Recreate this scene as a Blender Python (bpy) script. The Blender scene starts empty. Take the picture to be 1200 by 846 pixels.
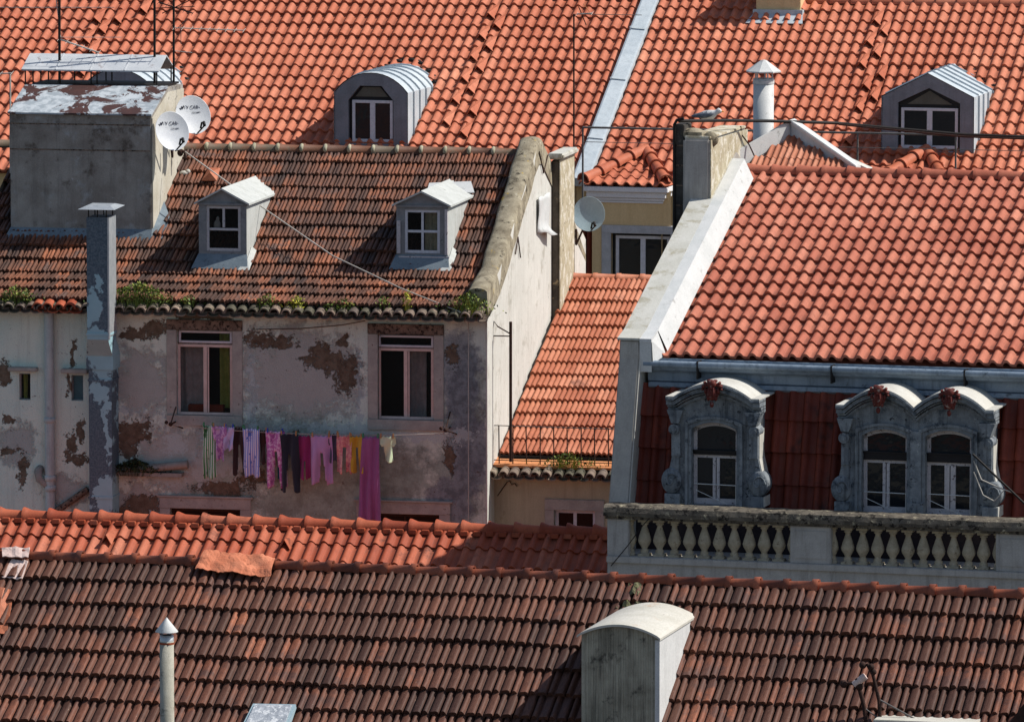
import bpy, bmesh, math, random
import numpy as np
from mathutils import Vector, Matrix, noise as mnoise
random.seed(7)
SC = bpy.context.scene
COL = SC.collection
# ------------------------------------------------------------------ camera
F = 8000.0; CX, CY = 600.0, 423.0; TH = math.atan(903.0 / F); CH = 28.0
cd = bpy.data.cameras.new('camera'); cam = bpy.data.objects.new('camera', cd); COL.objects.link(cam)
cd.sensor_width = 36; cd.lens = F / 1200 * 36; cd.clip_start = 1; cd.clip_end = 5000
cam.location = (0, 0, CH); cam.rotation_euler = (math.pi / 2 - TH, 0, 0)
SC.camera = cam
def ray(px, py):
    a, b = (px - CX) / F, (CY - py) / F
    c, s = math.cos(TH), math.sin(TH)
    return Vector((a, c + b * s, -s + b * c))
class Frame:
    """a building's own axes: x along its front, y into it, z up; measured off the photograph"""
    def __init__(s, p1, D, p2):
        r = ray(*p1); P = r * (D / r.y); q = ray(*p2); Q = q * (P.z / q.z)
        s.psi = math.atan2(P.y - Q.y, Q.x - P.x)
        s.O = Vector((P.x, P.y, 0)); s.z0 = P.z + CH
        c, n = math.cos(s.psi), math.sin(s.psi)
        s.X = Vector((c, -n, 0)); s.Y = Vector((n, c, 0))
        s.rot = -s.psi
    def L(s, w): d = w - s.O; return Vector((d.dot(s.X), d.dot(s.Y), w.z))
    def W(s, l): return s.O + s.X * l[0] + s.Y * l[1] + Vector((0, 0, l[2]))
    def rayl(s, px, py):
        d = ray(px, py); return s.L(Vector((0, 0, CH))), Vector((d.dot(s.X), d.dot(s.Y), d.z))
    def on(s, px, py, y=None, x=None, z=None):
        o, d = s.rayl(px, py)
        t = (y - o.y) / d.y if y is not None else (x - o.x) / d.x if x is not None else (z - o.z) / d.z
        return o + d * t
    def rect(s, x0, y0, x1, y1, y=0.0):
        my, mx = (y0 + y1) / 2, (x0 + x1) / 2
        return (s.on(x0, my, y=y).x, s.on(x1, my, y=y).x, s.on(mx, y1, y=y).z, s.on(mx, y0, y=y).z)
    def root(s, name, label, cat, group=None):
        o = bpy.data.objects.new(name, None); COL.objects.link(o); o.location = s.O; o.rotation_euler = (0, 0, s.rot)
        o.empty_display_size = .3
        o['label'] = label; o['category'] = cat
        if group: o['group'] = group
        return o
    def thing(s, name, p, label, cat, group=None):
        o = s.root(name, label, cat, group); o.location = s.W(p); return o
    def put(s, o, p, label, cat, group=None):
        o.location = s.W(p); o.rotation_euler = (0, 0, s.rot); o['label'] = label; o['category'] = cat
        if group: o['group'] = group
        return o
class Roof:
    """roof profile: list of (y, z) from the eave up to the ridge"""
    def __init__(s, fr, pts): s.fr, s.pts = fr, pts
    def z(s, y):
        p = s.pts
        for a, b in zip(p, p[1:]):
            if y <= b[0] or b is p[-1]: return a[1] + (b[1] - a[1]) * (y - a[0]) / (b[0] - a[0])
    def y(s, z):
        p = s.pts
        for a, b in zip(p, p[1:]):
            if z <= b[1] or b is p[-1]: return a[0] + (b[0] - a[0]) * (z - a[1]) / (b[1] - a[1])
    def at(s, px, py, up=0.0):
        o, d = s.fr.rayl(px, py); best = None
        for a, b in zip(s.pts, s.pts[1:]):
            m = (b[1] - a[1]) / (b[0] - a[0])
            t = (a[1] + up + m * (o.y - a[0]) - o.z) / (d.z - m * d.y); P = o + d * t
            best = P
            if P.y <= b[0]: break
        return best
# ------------------------------------------------------------------ mesh helpers
class MB:
    def __init__(s): s.v = []; s.f = []; s.sm = []; s.rn = []; s.r = .5
    def add(s, vs, fs, smooth=False):
        n = len(s.v); s.v += [tuple(p) for p in vs]; s.f += [tuple(i + n for i in f) for f in fs]
        s.sm += [smooth] * len(fs); s.rn += [s.r] * len(fs); return s
    def box(s, x0, x1, y0, y1, z0, z1):
        vs = [(x, y, z) for z in (z0, z1) for y in (y0, y1) for x in (x0, x1)]
        return s.add(vs, [(0, 2, 3, 1), (4, 5, 7, 6), (0, 1, 5, 4), (2, 6, 7, 3), (0, 4, 6, 2), (1, 3, 7, 5)])
    def prism(s, poly, y0, y1, smooth=False):     # poly in (x, z), ccw seen from the front
        n = len(poly)
        s.add([(x, y0, z) for x, z in poly] + [(x, y1, z) for x, z in poly],
              [tuple(range(n)), tuple(range(2 * n - 1, n - 1, -1))])
        s.add([(x, y0, z) for x, z in poly] + [(x, y1, z) for x, z in poly],
              [(i, i + n, (i + 1) % n + n, (i + 1) % n) for i in range(n)], smooth); return s
    def xprism(s, poly, x0, x1):                  # poly in (y, z)
        n = len(poly)
        return s.add([(x0, y, z) for y, z in poly] + [(x1, y, z) for y, z in poly],
              [tuple(range(n)), tuple(range(2 * n - 1, n - 1, -1))] + [(i, i + n, (i + 1) % n + n, (i + 1) % n) for i in range(n)])
    def quad(s, a, b, c, d, smooth=False): return s.add([a, b, c, d], [(0, 1, 2, 3)], smooth)
    def tube(s, pts, r, n=8, cap=True, smooth=True):
        pts = [Vector(p) for p in pts]; rs = r if isinstance(r, (list, tuple)) else [r] * len(pts); vs = []
        up = None
        for i, p in enumerate(pts):
            t = (pts[min(i + 1, len(pts) - 1)] - pts[max(i - 1, 0)]).normalized()
            if up is None: up = Vector((0, 0, 1)) if abs(t.z) < .9 else Vector((0, 1, 0))
            a = t.cross(up).normalized(); b = a.cross(t).normalized(); up = b
            for k in range(n):
                w = 2 * math.pi * k / n; vs.append(p + (a * math.cos(w) + b * math.sin(w)) * rs[i])
        fs = [(i * n + k, i * n + (k + 1) % n, (i + 1) * n + (k + 1) % n, (i + 1) * n + k) for i in range(len(pts) - 1) for k in range(n)]
        s.add(vs, fs, smooth)
        if cap: s.add(vs[:n], [tuple(range(n))]); s.add(vs[-n:], [tuple(range(n))])
        return s
    def lathe(s, prof, c=(0, 0, 0), n=16, smooth=True, rx=1, ry=1):
        m = len(prof); vs = []
        for r, z in prof:
            for k in range(n):
                w = 2 * math.pi * k / n; vs.append((c[0] + r * rx * math.cos(w), c[1] + r * ry * math.sin(w), c[2] + z))
        fs = [(i * n + k, i * n + (k + 1) % n, (i + 1) * n + (k + 1) % n, (i + 1) * n + k) for i in range(m - 1) for k in range(n)]
        return s.add(vs, fs, smooth)
    def blob(s, c, r, n=8, m=6):
        prof = [(max(1e-4, math.sin(math.pi * i / m)), -math.cos(math.pi * i / m)) for i in range(m + 1)]
        k = len(s.v); s.lathe(prof, (0, 0, 0), n)
        for i in range(k, len(s.v)):
            p = s.v[i]; s.v[i] = (c[0] + p[0] * r[0], c[1] + p[1] * r[1], c[2] + p[2] * r[2])
        return s
    def wall(s, x0, x1, z0, z1, ops=(), y=0.0, rev=.18):   # front wall with openings and their reveals
        xs = sorted({x0, x1} | {o[0] for o in ops} | {o[1] for o in ops}); zs = sorted({z0, z1} | {o[2] for o in ops} | {o[3] for o in ops})
        for a, b in zip(xs, xs[1:]):
            for c, d in zip(zs, zs[1:]):
                mx, mz = (a + b) / 2, (c + d) / 2
                if any(o[0] < mx < o[1] and o[2] < mz < o[3] for o in ops): continue
                s.quad((a, y, c), (b, y, c), (b, y, d), (a, y, d))
        for a, b, c, d in ops:
            Y = y + rev
            s.quad((a, y, c), (a, y, d), (a, Y, d), (a, Y, c)); s.quad((b, y, d), (b, y, c), (b, Y, c), (b, Y, d))
            s.quad((a, y, d), (b, y, d), (b, Y, d), (a, Y, d)); s.quad((b, y, c), (a, y, c), (a, Y, c), (b, Y, c))
        return s
    def build(s, name, mat, parent=None, bevel=0, off=None, solid=0):
        me = bpy.data.meshes.new(name)
        v = s.v if off is None else [(a - off[0], b - off[1], c - off[2]) for a, b, c in s.v]
        me.from_pydata(v, [], s.f); me.polygons.foreach_set('use_smooth', s.sm)
        at = me.attributes.new('rnd', 'FLOAT', 'FACE'); at.data.foreach_set('value', s.rn)
        me.materials.append(mat); o = bpy.data.objects.new(name, me); COL.objects.link(o)
        if parent: o.parent = parent
        if bevel:
            bm = bmesh.new(); bm.from_mesh(me); bmesh.ops.remove_doubles(bm, verts=bm.verts, dist=1e-4)
            es = [e for e in bm.edges if len(e.link_faces) == 2 and e.calc_face_angle(0) > .6]
            bmesh.ops.bevel(bm, geom=es, offset=bevel, segments=2, affect='EDGES', clamp_overlap=True)
            bmesh.ops.recalc_face_normals(bm, faces=bm.faces); bm.to_mesh(me); bm.free()
        if solid:
            m = o.modifiers.new('solid', 'SOLIDIFY'); m.thickness = solid; m.offset = 0
        me.update(); return o
def np_mesh(name, V, Fq, rnd, mat, parent, smooth, pan=None):
    me = bpy.data.meshes.new(name); nv, nf = len(V), len(Fq)
    me.vertices.add(nv); me.vertices.foreach_set('co', V.astype(np.float32).ravel())
    me.loops.add(nf * 4); me.loops.foreach_set('vertex_index', Fq.astype(np.int32).ravel())
    me.polygons.add(nf); me.polygons.foreach_set('loop_start', np.arange(0, nf * 4, 4, dtype=np.int32))
    me.update(calc_edges=True)
    me.polygons.foreach_set('use_smooth', smooth)
    at = me.attributes.new('rnd', 'FLOAT', 'FACE'); at.data.foreach_set('value', rnd.astype(np.float32))
    if pan is not None: at = me.attributes.new('pan', 'FLOAT', 'FACE'); at.data.foreach_set('value', pan.astype(np.float32))
    me.materials.append(mat); me.validate(); o = bpy.data.objects.new(name, me); COL.objects.link(o)
    if parent: o.parent = parent
    return o
# profiles across one tile, (u, height in m)
ROLL = [(0, -.035), (.02, .012), (.05, .036), (.12, .056), (.21, .066), (.31, .067), (.42, .054), (.53, .026), (.60, .008), (.78, .0), (.92, .003), (1.0, .008)]
MARS = [(0, -.045), (.03, .004), (.07, .030), (.16, .046), (.27, .042), (.33, .014), (.36, -.034), (.43, -.036), (.455, .012), (.51, .026), (.61, .028), (.64, .010), (.675, .012), (.71, .032), (.83, .040), (.93, .030), (.97, -.025)]
MARS2 = [(0, -.034), (.04, .0), (.09, .028), (.18, .044), (.27, .040), (.34, .012), (.38, -.020), (.43, -.020), (.47, .010), (.54, .026), (.64, .030), (.74, .034), (.85, .036), (.93, .024), (.97, -.018)]
TWIN = [(0, -.006), (.05, .010), (.14, .034), (.25, .044), (.36, .034), (.46, .008), (.52, .004), (.58, .018), (.67, .038), (.76, .042), (.86, .030), (.95, .006), (1.0, 0)]
def tiles(name, roof_pts, x0, x1, w, nrows, prof, mat, parent, lift=.03, stag=0, jit=1.0, clip=None, seed=1, over=.05, xf=None, extra=0.06, slip=0.0):
    rs = np.random.RandomState(seed)
    P = np.array(roof_pts, float); seg = np.hypot(*(P[1:] - P[:-1]).T); S = np.concatenate([[0], np.cumsum(seg)]); T = S[-1]; g = T / nrows
    U = np.array([p[0] for p in prof]); H = np.array([p[1] for p in prof]); n = len(U)
    def pos(s):
        k = min(max(np.searchsorted(S, s, side='right') - 1, 0), len(seg) - 1)
        d = (P[k + 1] - P[k]) / seg[k]; return P[k] + d * (s - S[k]), np.array([-d[1], d[0]])
    PN = []; hm = (H[1:] + H[:-1]) / 2; pn = np.concatenate([np.clip(1 - hm / .02, 0, 1)] * 2)
    V = []; Fa = []; R = []; SM = []; base = 0; ncol = int((x1 - x0) / w) + 1
    ii = np.arange(n - 1)
    for i in range(nrows):
        sb, st = i * g - (over if i == 0 else 0), (i + 1) * g + extra
        sagv = [.03 * mnoise.noise(Vector(((x0 + j * w) * .4, i * g * .5, seed * 1.7))) + .012 * mnoise.noise(Vector(((x0 + j * w) * 1.5, i * g * 1.2, seed))) for j in range(ncol)]
        wob = .006 * jit * np.sin(np.arange(ncol) * .13 + i * 2.1 + seed)
        for j in range(ncol):
            x = x0 + (j + (stag if i % 2 else 0)) * w
            if x + w > x1 + w * .5: continue
            a = (rs.rand(5) - .5) * 2 * jit
            sl = wob[j] + a[0] * .006 - (rs.rand() < slip) * .05
            pb, nb = pos(sb + sl); pt, nt = pos(min(st, T + .02))
            nb = pos(sb + .5 * g)[1]
            if clip and not clip(x + w / 2, (pb[0] + pt[0]) / 2): continue
            xx = x + U * w + a[1] * .002; xt = x + U * w + a[2] * .002
            lb = lift + a[3] * .004 + sagv[j] * 0
            hb = H + lb + (U - .5) * a[4] * .008 + sagv[j]; ht = H * 1.0 + sagv[j]
            A = np.stack([xx, pb[0] + nb[0] * hb, pb[1] + nb[1] * hb], 1)
            B = np.stack([xt, pt[0] + nb[0] * ht, pt[1] + nb[1] * ht], 1)
            C = np.stack([xx, pb[0] + nb[0] * (hb - lift * .95) + .004, pb[1] + nb[1] * (hb - lift * .95)], 1)
            V += [A, B, A, C]
            f1 = np.stack([base + ii, base + ii + 1, base + n + ii + 1, base + n + ii], 1)
            f2 = np.stack([base + 3 * n + ii, base + 3 * n + ii + 1, base + 2 * n + ii + 1, base + 2 * n + ii], 1)
            Fa += [f1, f2]; r = rs.rand(); R.append(np.full(2 * (n - 1), r)); PN.append(pn); SM.append(np.concatenate([np.ones(n - 1, bool), np.zeros(n - 1, bool)]))
            base += 4 * n
    # deck under the tiles
    for k in range(len(P) - 1):
        d = (P[k + 1] - P[k]) / seg[k]; nn = np.array([-d[1], d[0]]) * -.06
        q = np.array([[x0, *(P[k] + nn)], [x1, *(P[k] + nn)], [x1, *(P[k + 1] + nn)], [x0, *(P[k + 1] + nn)]])
        if not clip:
            V.append(q); Fa.append(np.array([[base, base + 1, base + 2, base + 3]])); R.append(np.array([.1])); PN.append(np.array([1.])); SM.append(np.array([False])); base += 4
    V = np.concatenate(V)
    if xf is not None: V = xf(V)
    return np_mesh(name, V, np.concatenate(Fa), np.concatenate(R), mat, parent, np.concatenate(SM), np.concatenate(PN))
def caps(name, A, B, r, seg, mat, parent, flare=.02, drop=1.0, seed=3, up=Vector((0, 0, 1)), taper=.86, collar=0):
    """ridge tiles: overlapping tapered half pipes from A (wide end first) to B"""
    A, B = Vector(A), Vector(B); d = (B - A); Ln = d.length; d.normalize(); n = max(1, round(Ln / seg)); g = Ln / n
    side = d.cross(up).normalized(); upn = side.cross(d).normalized(); m = MB(); rr = random.Random(seed); N = 12
    for i in range(n):
        m.r = rr.random(); o = A + d * (i * g) + upn * rr.uniform(-.004, .004); jr = 1 + rr.uniform(-.02, .02)
        prof = [(-.02, r + flare), (.0, r + flare), (.05, r + flare * .55), (.12, r), (g + .03, r * taper)] if not collar else \
               [(-.03, r + collar), (.05, r + collar), (.055, r), (g, r * taper)]
        vs = []
        for t, q in prof:
            for k in range(N + 1):
                w = math.radians(-100 + 200 * k / N); vs.append(o + d * t + (side * math.sin(w) + upn * math.cos(w) * drop) * q * jr)
        fs = [(a * (N + 1) + k, a * (N + 1) + k + 1, (a + 1) * (N + 1) + k + 1, (a + 1) * (N + 1) + k) for a in range(len(prof) - 1) for k in range(N)]
        m.add(vs, fs, True)
        e = vs[:N + 1] + [o + d * -.02 + (p - (o + d * prof[0][0])) * .8 for p in vs[:N + 1]]
        m.add(e, [(k, k + 1, N + 2 + k, N + 1 + k) for k in range(N)])
    return m.build(name, mat, parent)
def canal(name, x0, x1, sp, yf, z, mat, parent, r=.095, ln=.45, slope=.3, seed=5):
    """eave course of barrel tiles: covers over pans, ends open to the street"""
    m = MB(); rr = random.Random(seed); n = int((x1 - x0) / sp); N = 8
    for i in range(n + 1):
        cx = x0 + i * sp + rr.uniform(-.012, .012); q = r * rr.uniform(.92, 1.08); dz = rr.uniform(-.012, .012); m.r = rr.random(); t = rr.uniform(-.06, .06); fy = yf + rr.uniform(-.02, .02)
        def ring(y, R, zz): return [(cx + t * 0 + math.sin(w) * R, y, z + dz + zz + math.cos(w) * R * .95) for w in [math.radians(-92 + 184 * k / N) for k in range(N + 1)]]
        o1, o2 = ring(fy, q, 0), ring(fy + ln, q * .9, ln * slope); i1, i2 = ring(fy, q * .76, 0), ring(fy + ln, q * .68, ln * slope)
        F4 = [(k, k + 1, N + 2 + k, N + 1 + k) for k in range(N)]
        m.add(o1 + o2, F4, True); m.add(i1 + i2, F4, True); m.add(o1 + i1, F4)
        px = cx + sp / 2
        def pan(y, R, zz): return [(px + math.sin(w) * R, y, z - .015 + zz - math.cos(w) * R * .45) for w in [math.radians(-90 + 180 * k / N) for k in range(N + 1)]]
        p1, p2 = pan(fy + .03, q, 0), pan(fy + ln, q, ln * slope); p3 = [(a, b, c - .018) for a, b, c in p1]
        m.add(p1 + p2, F4, True); m.add(p1 + p3, F4)
    m.r = .2; m.box(x0 - .1, x1 + .1, yf + .12, yf + ln + .05, z - .06, z + .02)
    return m.build(name, mat, parent)
def frame_mb(x0, x1, z0, z1, y, t=.05, d=.05, vs=(), hs=(), mt=.04):
    m = MB(); m.box(x0, x0 + t, y, y + d, z0, z1); m.box(x1 - t, x1, y, y + d, z0, z1)
    m.box(x0 + t, x1 - t, y + .002, y + d - .002, z0, z0 + t); m.box(x0 + t, x1 - t, y + .002, y + d - .002, z1 - t, z1)
    for v in vs: m.box(v - mt / 2, v + mt / 2, y + .004, y + d - .004, z0 + t, z1 - t)
    for h in hs: m.box(x0 + t, x1 - t, y + .007, y + d - .007, h - mt / 2, h + mt / 2)
    return m
def curtain(x0, x1, z0, z1, y, mat, parent, k=40, amp=.025, lean=0, name='curtain'):
    m = MB(); n = 24; vs = []
    for j in range(9):
        for i in range(n + 1):
            u, v = i / n, j / 8; xx = x0 + (x1 - x0) * u + lean * (1 - v) * (1 - u)
            vs.append((xx, y + amp * math.sin(xx * k + v), z0 + (z1 - z0) * v))
    m.add(vs, [(j * (n + 1) + i, j * (n + 1) + i + 1, (j + 1) * (n + 1) + i + 1, (j + 1) * (n + 1) + i) for j in range(8) for i in range(n)], True)
    return m.build(name, mat, parent)
def tag(o, label, cat, group=None):
    o['label'] = label; o['category'] = cat
    if group: o['group'] = group
    return o
# ------------------------------------------------------------------ materials
def C(r, g, b):
    f = lambda c: (c / 255 / 12.92) if c <= 10 else ((c / 255 + .055) / 1.055) ** 2.4
    return (f(r), f(g), f(b), 1)
class NT:
    def __init__(s, name):
        s.m = bpy.data.materials.new(name); s.m.use_nodes = True; s.t = s.m.node_tree; s.t.nodes.clear()
        s.out = s.n('ShaderNodeOutputMaterial'); s.b = s.n('ShaderNodeBsdfPrincipled'); s.k(s.b.outputs[0], s.out.inputs[0])
        s.tc = s.n('ShaderNodeTexCoord').outputs['Object']; s.b.inputs['Specular IOR Level'].default_value = .25
    def n(s, ty, **kw):
        x = s.t.nodes.new(ty)
        for a, b in kw.items(): setattr(x, a, b)
        return x
    def k(s, a, b): s.t.links.new(a, b)
    def map(s, sc, loc=(0, 0, 0)):
        x = s.n('ShaderNodeMapping'); s.k(s.tc, x.inputs[0]); x.inputs['Scale'].default_value = sc; x.inputs['Location'].default_value = loc; return x.outputs[0]
    def noise(s, scale, detail=4, rough=.6, vec=None, dist=0):
        x = s.n('ShaderNodeTexNoise'); s.k(vec or s.tc, x.inputs['Vector']); x.inputs['Scale'].default_value = scale
        x.inputs['Detail'].default_value = detail; x.inputs['Roughness'].default_value = rough; x.inputs['Distortion'].default_value = dist; return x.outputs[0]
    def math(s, op, a, b=None, c=None, clamp=False):
        x = s.n('ShaderNodeMath', operation=op, use_clamp=clamp)
        for i, v in enumerate((a, b, c)):
            if v is None: continue
            if isinstance(v, (int, float)): x.inputs[i].default_value = v
            else: s.k(v, x.inputs[i])
        return x.outputs[0]
    def step(s, v, lo, hi):
        x = s.n('ShaderNodeMapRange', interpolation_type='SMOOTHSTEP'); s.k(v, x.inputs[0]); x.inputs[1].default_value = lo; x.inputs[2].default_value = hi; return x.outputs[0]
    def mix(s, fac, a, b, mode='MIX'):
        x = s.n('ShaderNodeMix', data_type='RGBA', blend_type=mode)
        for i, v in ((0, fac), (6, a), (7, b)):
            if isinstance(v, (int, float)): x.inputs[i].default_value = v
            elif isinstance(v, tuple): x.inputs[i].default_value = v
            else: s.k(v, x.inputs[i])
        return x.outputs[2]
    def ramp(s, v, stops):
        x = s.n('ShaderNodeValToRGB'); s.k(v, x.inputs[0]); e = x.color_ramp.elements
        while len(e) < len(stops): e.new(.5)
        for q, (p, c) in zip(e, stops): q.position = p; q.color = c
        return x.outputs[0]
    def rnd(s):
        x = s.n('ShaderNodeAttribute', attribute_name='rnd'); return x.outputs['Fac']
    def bump(s, h, st=.3, d=.02):
        x = s.n('ShaderNodeBump'); x.inputs['Strength'].default_value = st; x.inputs['Distance'].default_value = d; s.k(h, x.inputs['Height']); s.k(x.outputs[0], s.b.inputs['Normal'])
    def fin(s, col, rough=.8, metal=0):
        if isinstance(col, tuple): s.b.inputs['Base Color'].default_value = col
        else: s.k(col, s.b.inputs['Base Color'])
        if isinstance(rough, (int, float)): s.b.inputs['Roughness'].default_value = rough
        else: s.k(rough, s.b.inputs['Roughness'])
        s.b.inputs['Metallic'].default_value = metal; return s.m
def hsv(c, k): return (c[0] * k, c[1] * k, c[2] * k, 1)
def tile_mat(name, stops, dirt=None, dirt_amt=(.55, .75), var=.25, big=.5, rough=.62, lichen=None, fine=60, ribs=0):
    m = NT(name); r = m.rnd(); bn = m.noise(big, 3)
    v = m.math('ADD', m.math('MULTIPLY', r, var), m.math('MULTIPLY', bn, 1 - var))
    v = m.math('ADD', m.math('MULTIPLY', m.math('SUBTRACT', v, .5), 1.7), .5, clamp=True)
    col = m.ramp(v, stops)
    pa = m.n('ShaderNodeAttribute', attribute_name='pan').outputs['Fac']; soil = m.math('MULTIPLY', pa, m.math('MULTIPLY', m.step(m.noise(3.5, 6, .7), .38, .66), .55)); col = m.mix(soil, col, C(92, 62, 52))
    fn = m.noise(fine, 3); col = m.mix(.55, col, m.ramp(fn, [(.25, (.35, .35, .35, 1)), (.75, (1, 1, 1, 1))]), 'MULTIPLY')
    col = m.mix(.35, col, m.ramp(m.noise(7, 4), [(.3, (.45, .42, .4, 1)), (.65, (1, 1, 1, 1))]), 'MULTIPLY')
    if dirt:
        d = m.step(m.math('ADD', m.noise(2.2, 6, .7), m.math('MULTIPLY', m.math('SUBTRACT', r, .5), .35)), *dirt_amt)
        col = m.mix(m.math('MULTIPLY', d, .85), col, dirt)
    if lichen:
        l = m.step(m.noise(26, 5, .75), .64, .72); col = m.mix(m.math('MULTIPLY', l, .7), col, lichen)
    if ribs:
        rb_ = m.noise(1, 3, .6, m.map((70, 9, 9))); col = m.mix(ribs, col, m.ramp(rb_, [(.36, (.28, .26, .26, 1)), (.56, (1, 1, 1, 1))]), 'MULTIPLY'); fn = m.math('ADD', fn, m.math('MULTIPLY', rb_, 1.5))
    m.bump(fn, .35, .006); return m.fin(col, rough)
def rough_mat(name, c1, c2, scale=3, rough=.85, bump=.2, spots=None, streak=None, metal=0, fine=45, spec=None):
    m = NT(name); col = m.mix(m.step(m.noise(scale, 6, .65), .3, .7), c1, c2)
    if spots:
        for sc, sz, lo, hi in spots: col = m.mix(m.step(m.noise(sz, 6, .7), lo, hi), col, sc)
    if streak:
        sc, amt = streak; sn = m.noise(1, 6, .7, m.map((9, 9, .7))); col = m.mix(m.math('MULTIPLY', m.step(sn, .45, .75), amt), col, sc)
    fn = m.noise(fine, 4); col = m.mix(.4, col, m.ramp(fn, [(.3, (.55, .55, .55, 1)), (.7, (1, 1, 1, 1))]), 'MULTIPLY')
    if bump: m.bump(m.math('ADD', fn, m.noise(scale * 2, 5)), bump, .012)
    if spec is not None: m.b.inputs['Specular IOR Level'].default_value = spec
    return m.fin(col, rough, metal)
def ell(m, vec, patches, fuzz=.55, nscale=4.5, soft=.06, lo=0):
    dn = m.n('ShaderNodeTexNoise'); m.k(vec, dn.inputs['Vector']); dn.inputs['Scale'].default_value = 3.1; dn.inputs['Detail'].default_value = 5; dn.inputs['Roughness'].default_value = .62
    dv = m.n('ShaderNodeVectorMath', operation='MULTIPLY_ADD'); m.k(dn.outputs['Color'], dv.inputs[0]); dv.inputs[1].default_value = (.55, .55, .55); dv.inputs[2].default_value = (-.275, -.275, -.275)
    av = m.n('ShaderNodeVectorMath', operation='ADD'); m.k(vec, av.inputs[0]); m.k(dv.outputs[0], av.inputs[1]); vec = av.outputs[0]
    """a mask of ragged patches at given places on the wall: (x, z, rx, rz)"""
    sx = m.n('ShaderNodeSeparateXYZ'); m.k(vec, sx.inputs[0]); best = None
    for cx, cz, rx, rz in patches:
        a = m.math('DIVIDE', m.math('SUBTRACT', sx.outputs[0], cx), rx); b = m.math('DIVIDE', m.math('SUBTRACT', sx.outputs[2], cz), rz)
        d = m.math('SQRT', m.math('ADD', m.math('MULTIPLY', a, a), m.math('MULTIPLY', b, b)))
        best = d if best is None else m.math('MINIMUM', best, d)
    n = m.math('MULTIPLY', m.math('SUBTRACT', m.math('ADD', m.noise(nscale, 7, .68), m.math('MULTIPLY', m.math('SUBTRACT', m.noise(24, 5, .8), .5), .30)), .5), fuzz * 4)
    v = m.math('SUBTRACT', m.math('SUBTRACT', 1, best), n)
    return m.step(v, lo - soft, lo + soft)
def glass(name, tint=(.02, .025, .03, 1), see=.0, rough=.06):
    m = NT(name); m.b.inputs['Specular IOR Level'].default_value = .4
    m.fin(m.mix(m.noise(2.5, 3), tint, hsv(tint, .4)), rough)
    if see:
        t = m.n('ShaderNodeBsdfTransparent'); x = m.n('ShaderNodeMixShader'); x.inputs[0].default_value = see
        m.k(m.b.outputs[0], x.inputs[1]); m.k(t.outputs[0], x.inputs[2]); m.k(x.outputs[0], m.out.inputs[0])
    m.bump(m.noise(2.2, 3), .35, .03)
    return m.m
M = {}
M['tile_far'] = tile_mat('terracotta_far', [(0, C(182, 94, 66)), (.35, C(202, 114, 82)), (.7, C(216, 130, 98)), (1, C(232, 154, 120))], C(130, 76, 58), (.74, .95), .22)
M['tile_right'] = tile_mat('terracotta_right', [(0, C(166, 88, 66)), (.35, C(188, 106, 82)), (.7, C(202, 122, 96)), (1, C(218, 144, 118))], C(130, 76, 58), (.70, .94), .30)
M['tile_mid'] = tile_mat('terracotta_middle', [(0, C(166, 90, 62)), (.4, C(192, 114, 82)), (.7, C(206, 132, 100)), (1, C(222, 154, 124))], C(110, 66, 52), (.66, .86), .35)
M['tile_second'] = tile_mat('terracotta_second', [(0, C(158, 72, 48)), (.4, C(184, 90, 60)), (.7, C(198, 106, 74)), (1, C(210, 128, 98))], C(96, 54, 42), (.64, .82), .4)
M['tile_mansard'] = tile_mat('terracotta_mansard', [(0, C(104, 44, 32)), (.5, C(130, 56, 40)), (1, C(158, 76, 56))], C(50, 34, 30), (.6, .8), .4)
M['tile_old'] = tile_mat('weathered_old', [(0, C(60, 50, 48)), (.25, C(92, 66, 56)), (.5, C(126, 84, 66)), (.78, C(160, 98, 70)), (1, C(196, 122, 86))], C(84, 70, 66), (.58, .74), .34, .9, lichen=C(180, 170, 150), fine=45, ribs=.35)
M['tile_front'] = tile_mat('weathered_front', [(0, C(72, 50, 44)), (.3, C(98, 66, 54)), (.6, C(120, 78, 62)), (.88, C(146, 90, 68)), (1, C(182, 112, 82))], C(84, 60, 54), (.56, .74), .45, .35, lichen=C(186, 156, 136), fine=75, ribs=.4)
M['cap_old'] = tile_mat('ridge_old', [(0, C(92, 62, 48)), (.5, C(126, 84, 62)), (1, C(150, 96, 70))], C(96, 90, 76), (.5, .66), .5, 1, lichen=C(170, 165, 130))
M['canal'] = tile_mat('eave_barrel', [(0, C(104, 92, 84)), (.5, C(150, 130, 114)), (1, C(186, 166, 146))], C(62, 64, 50), (.5, .62), .5, 2, lichen=C(190, 180, 150))
M['zinc'] = rough_mat('zinc', C(184, 194, 200), C(204, 212, 216), 2, .5, .06, streak=(C(150, 158, 164), .4))
M['zinc_dark'] = rough_mat('zinc_front', C(120, 122, 128), C(138, 140, 148), 2, .6, .05, streak=(C(100, 102, 108), .5))
M['zinc_blue'] = rough_mat('painted_zinc', C(118, 134, 150), C(138, 152, 166), 2.5, .5, .12, spots=[(C(72, 82, 92), 6, .58, .7)], streak=(C(80, 92, 102), .7))
M['blue_stone'] = rough_mat('blue_render', C(112, 118, 124), C(144, 150, 154), 5, .8, .5, spots=[(C(70, 78, 86), 4, .52, .66), (C(44, 48, 54), 9, .58, .66), (C(176, 180, 180), 14, .62, .70)], streak=(C(50, 54, 58), .8))
M['cap_and_lit_side'] = rough_mat('zinc_cap_and_lit_side', C(190, 186, 176), C(206, 204, 196), 3, .7, .1, spots=[(C(150, 146, 138), 8, .6, .75)])  # zinc capping; also the pale tone painted on sunlit right sides
M['crest'] = rough_mat('red_cartouche', C(112, 50, 42), C(90, 40, 36), 12, .7, .4, spots=[(C(168, 150, 140), 14, .55, .66)])
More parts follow.
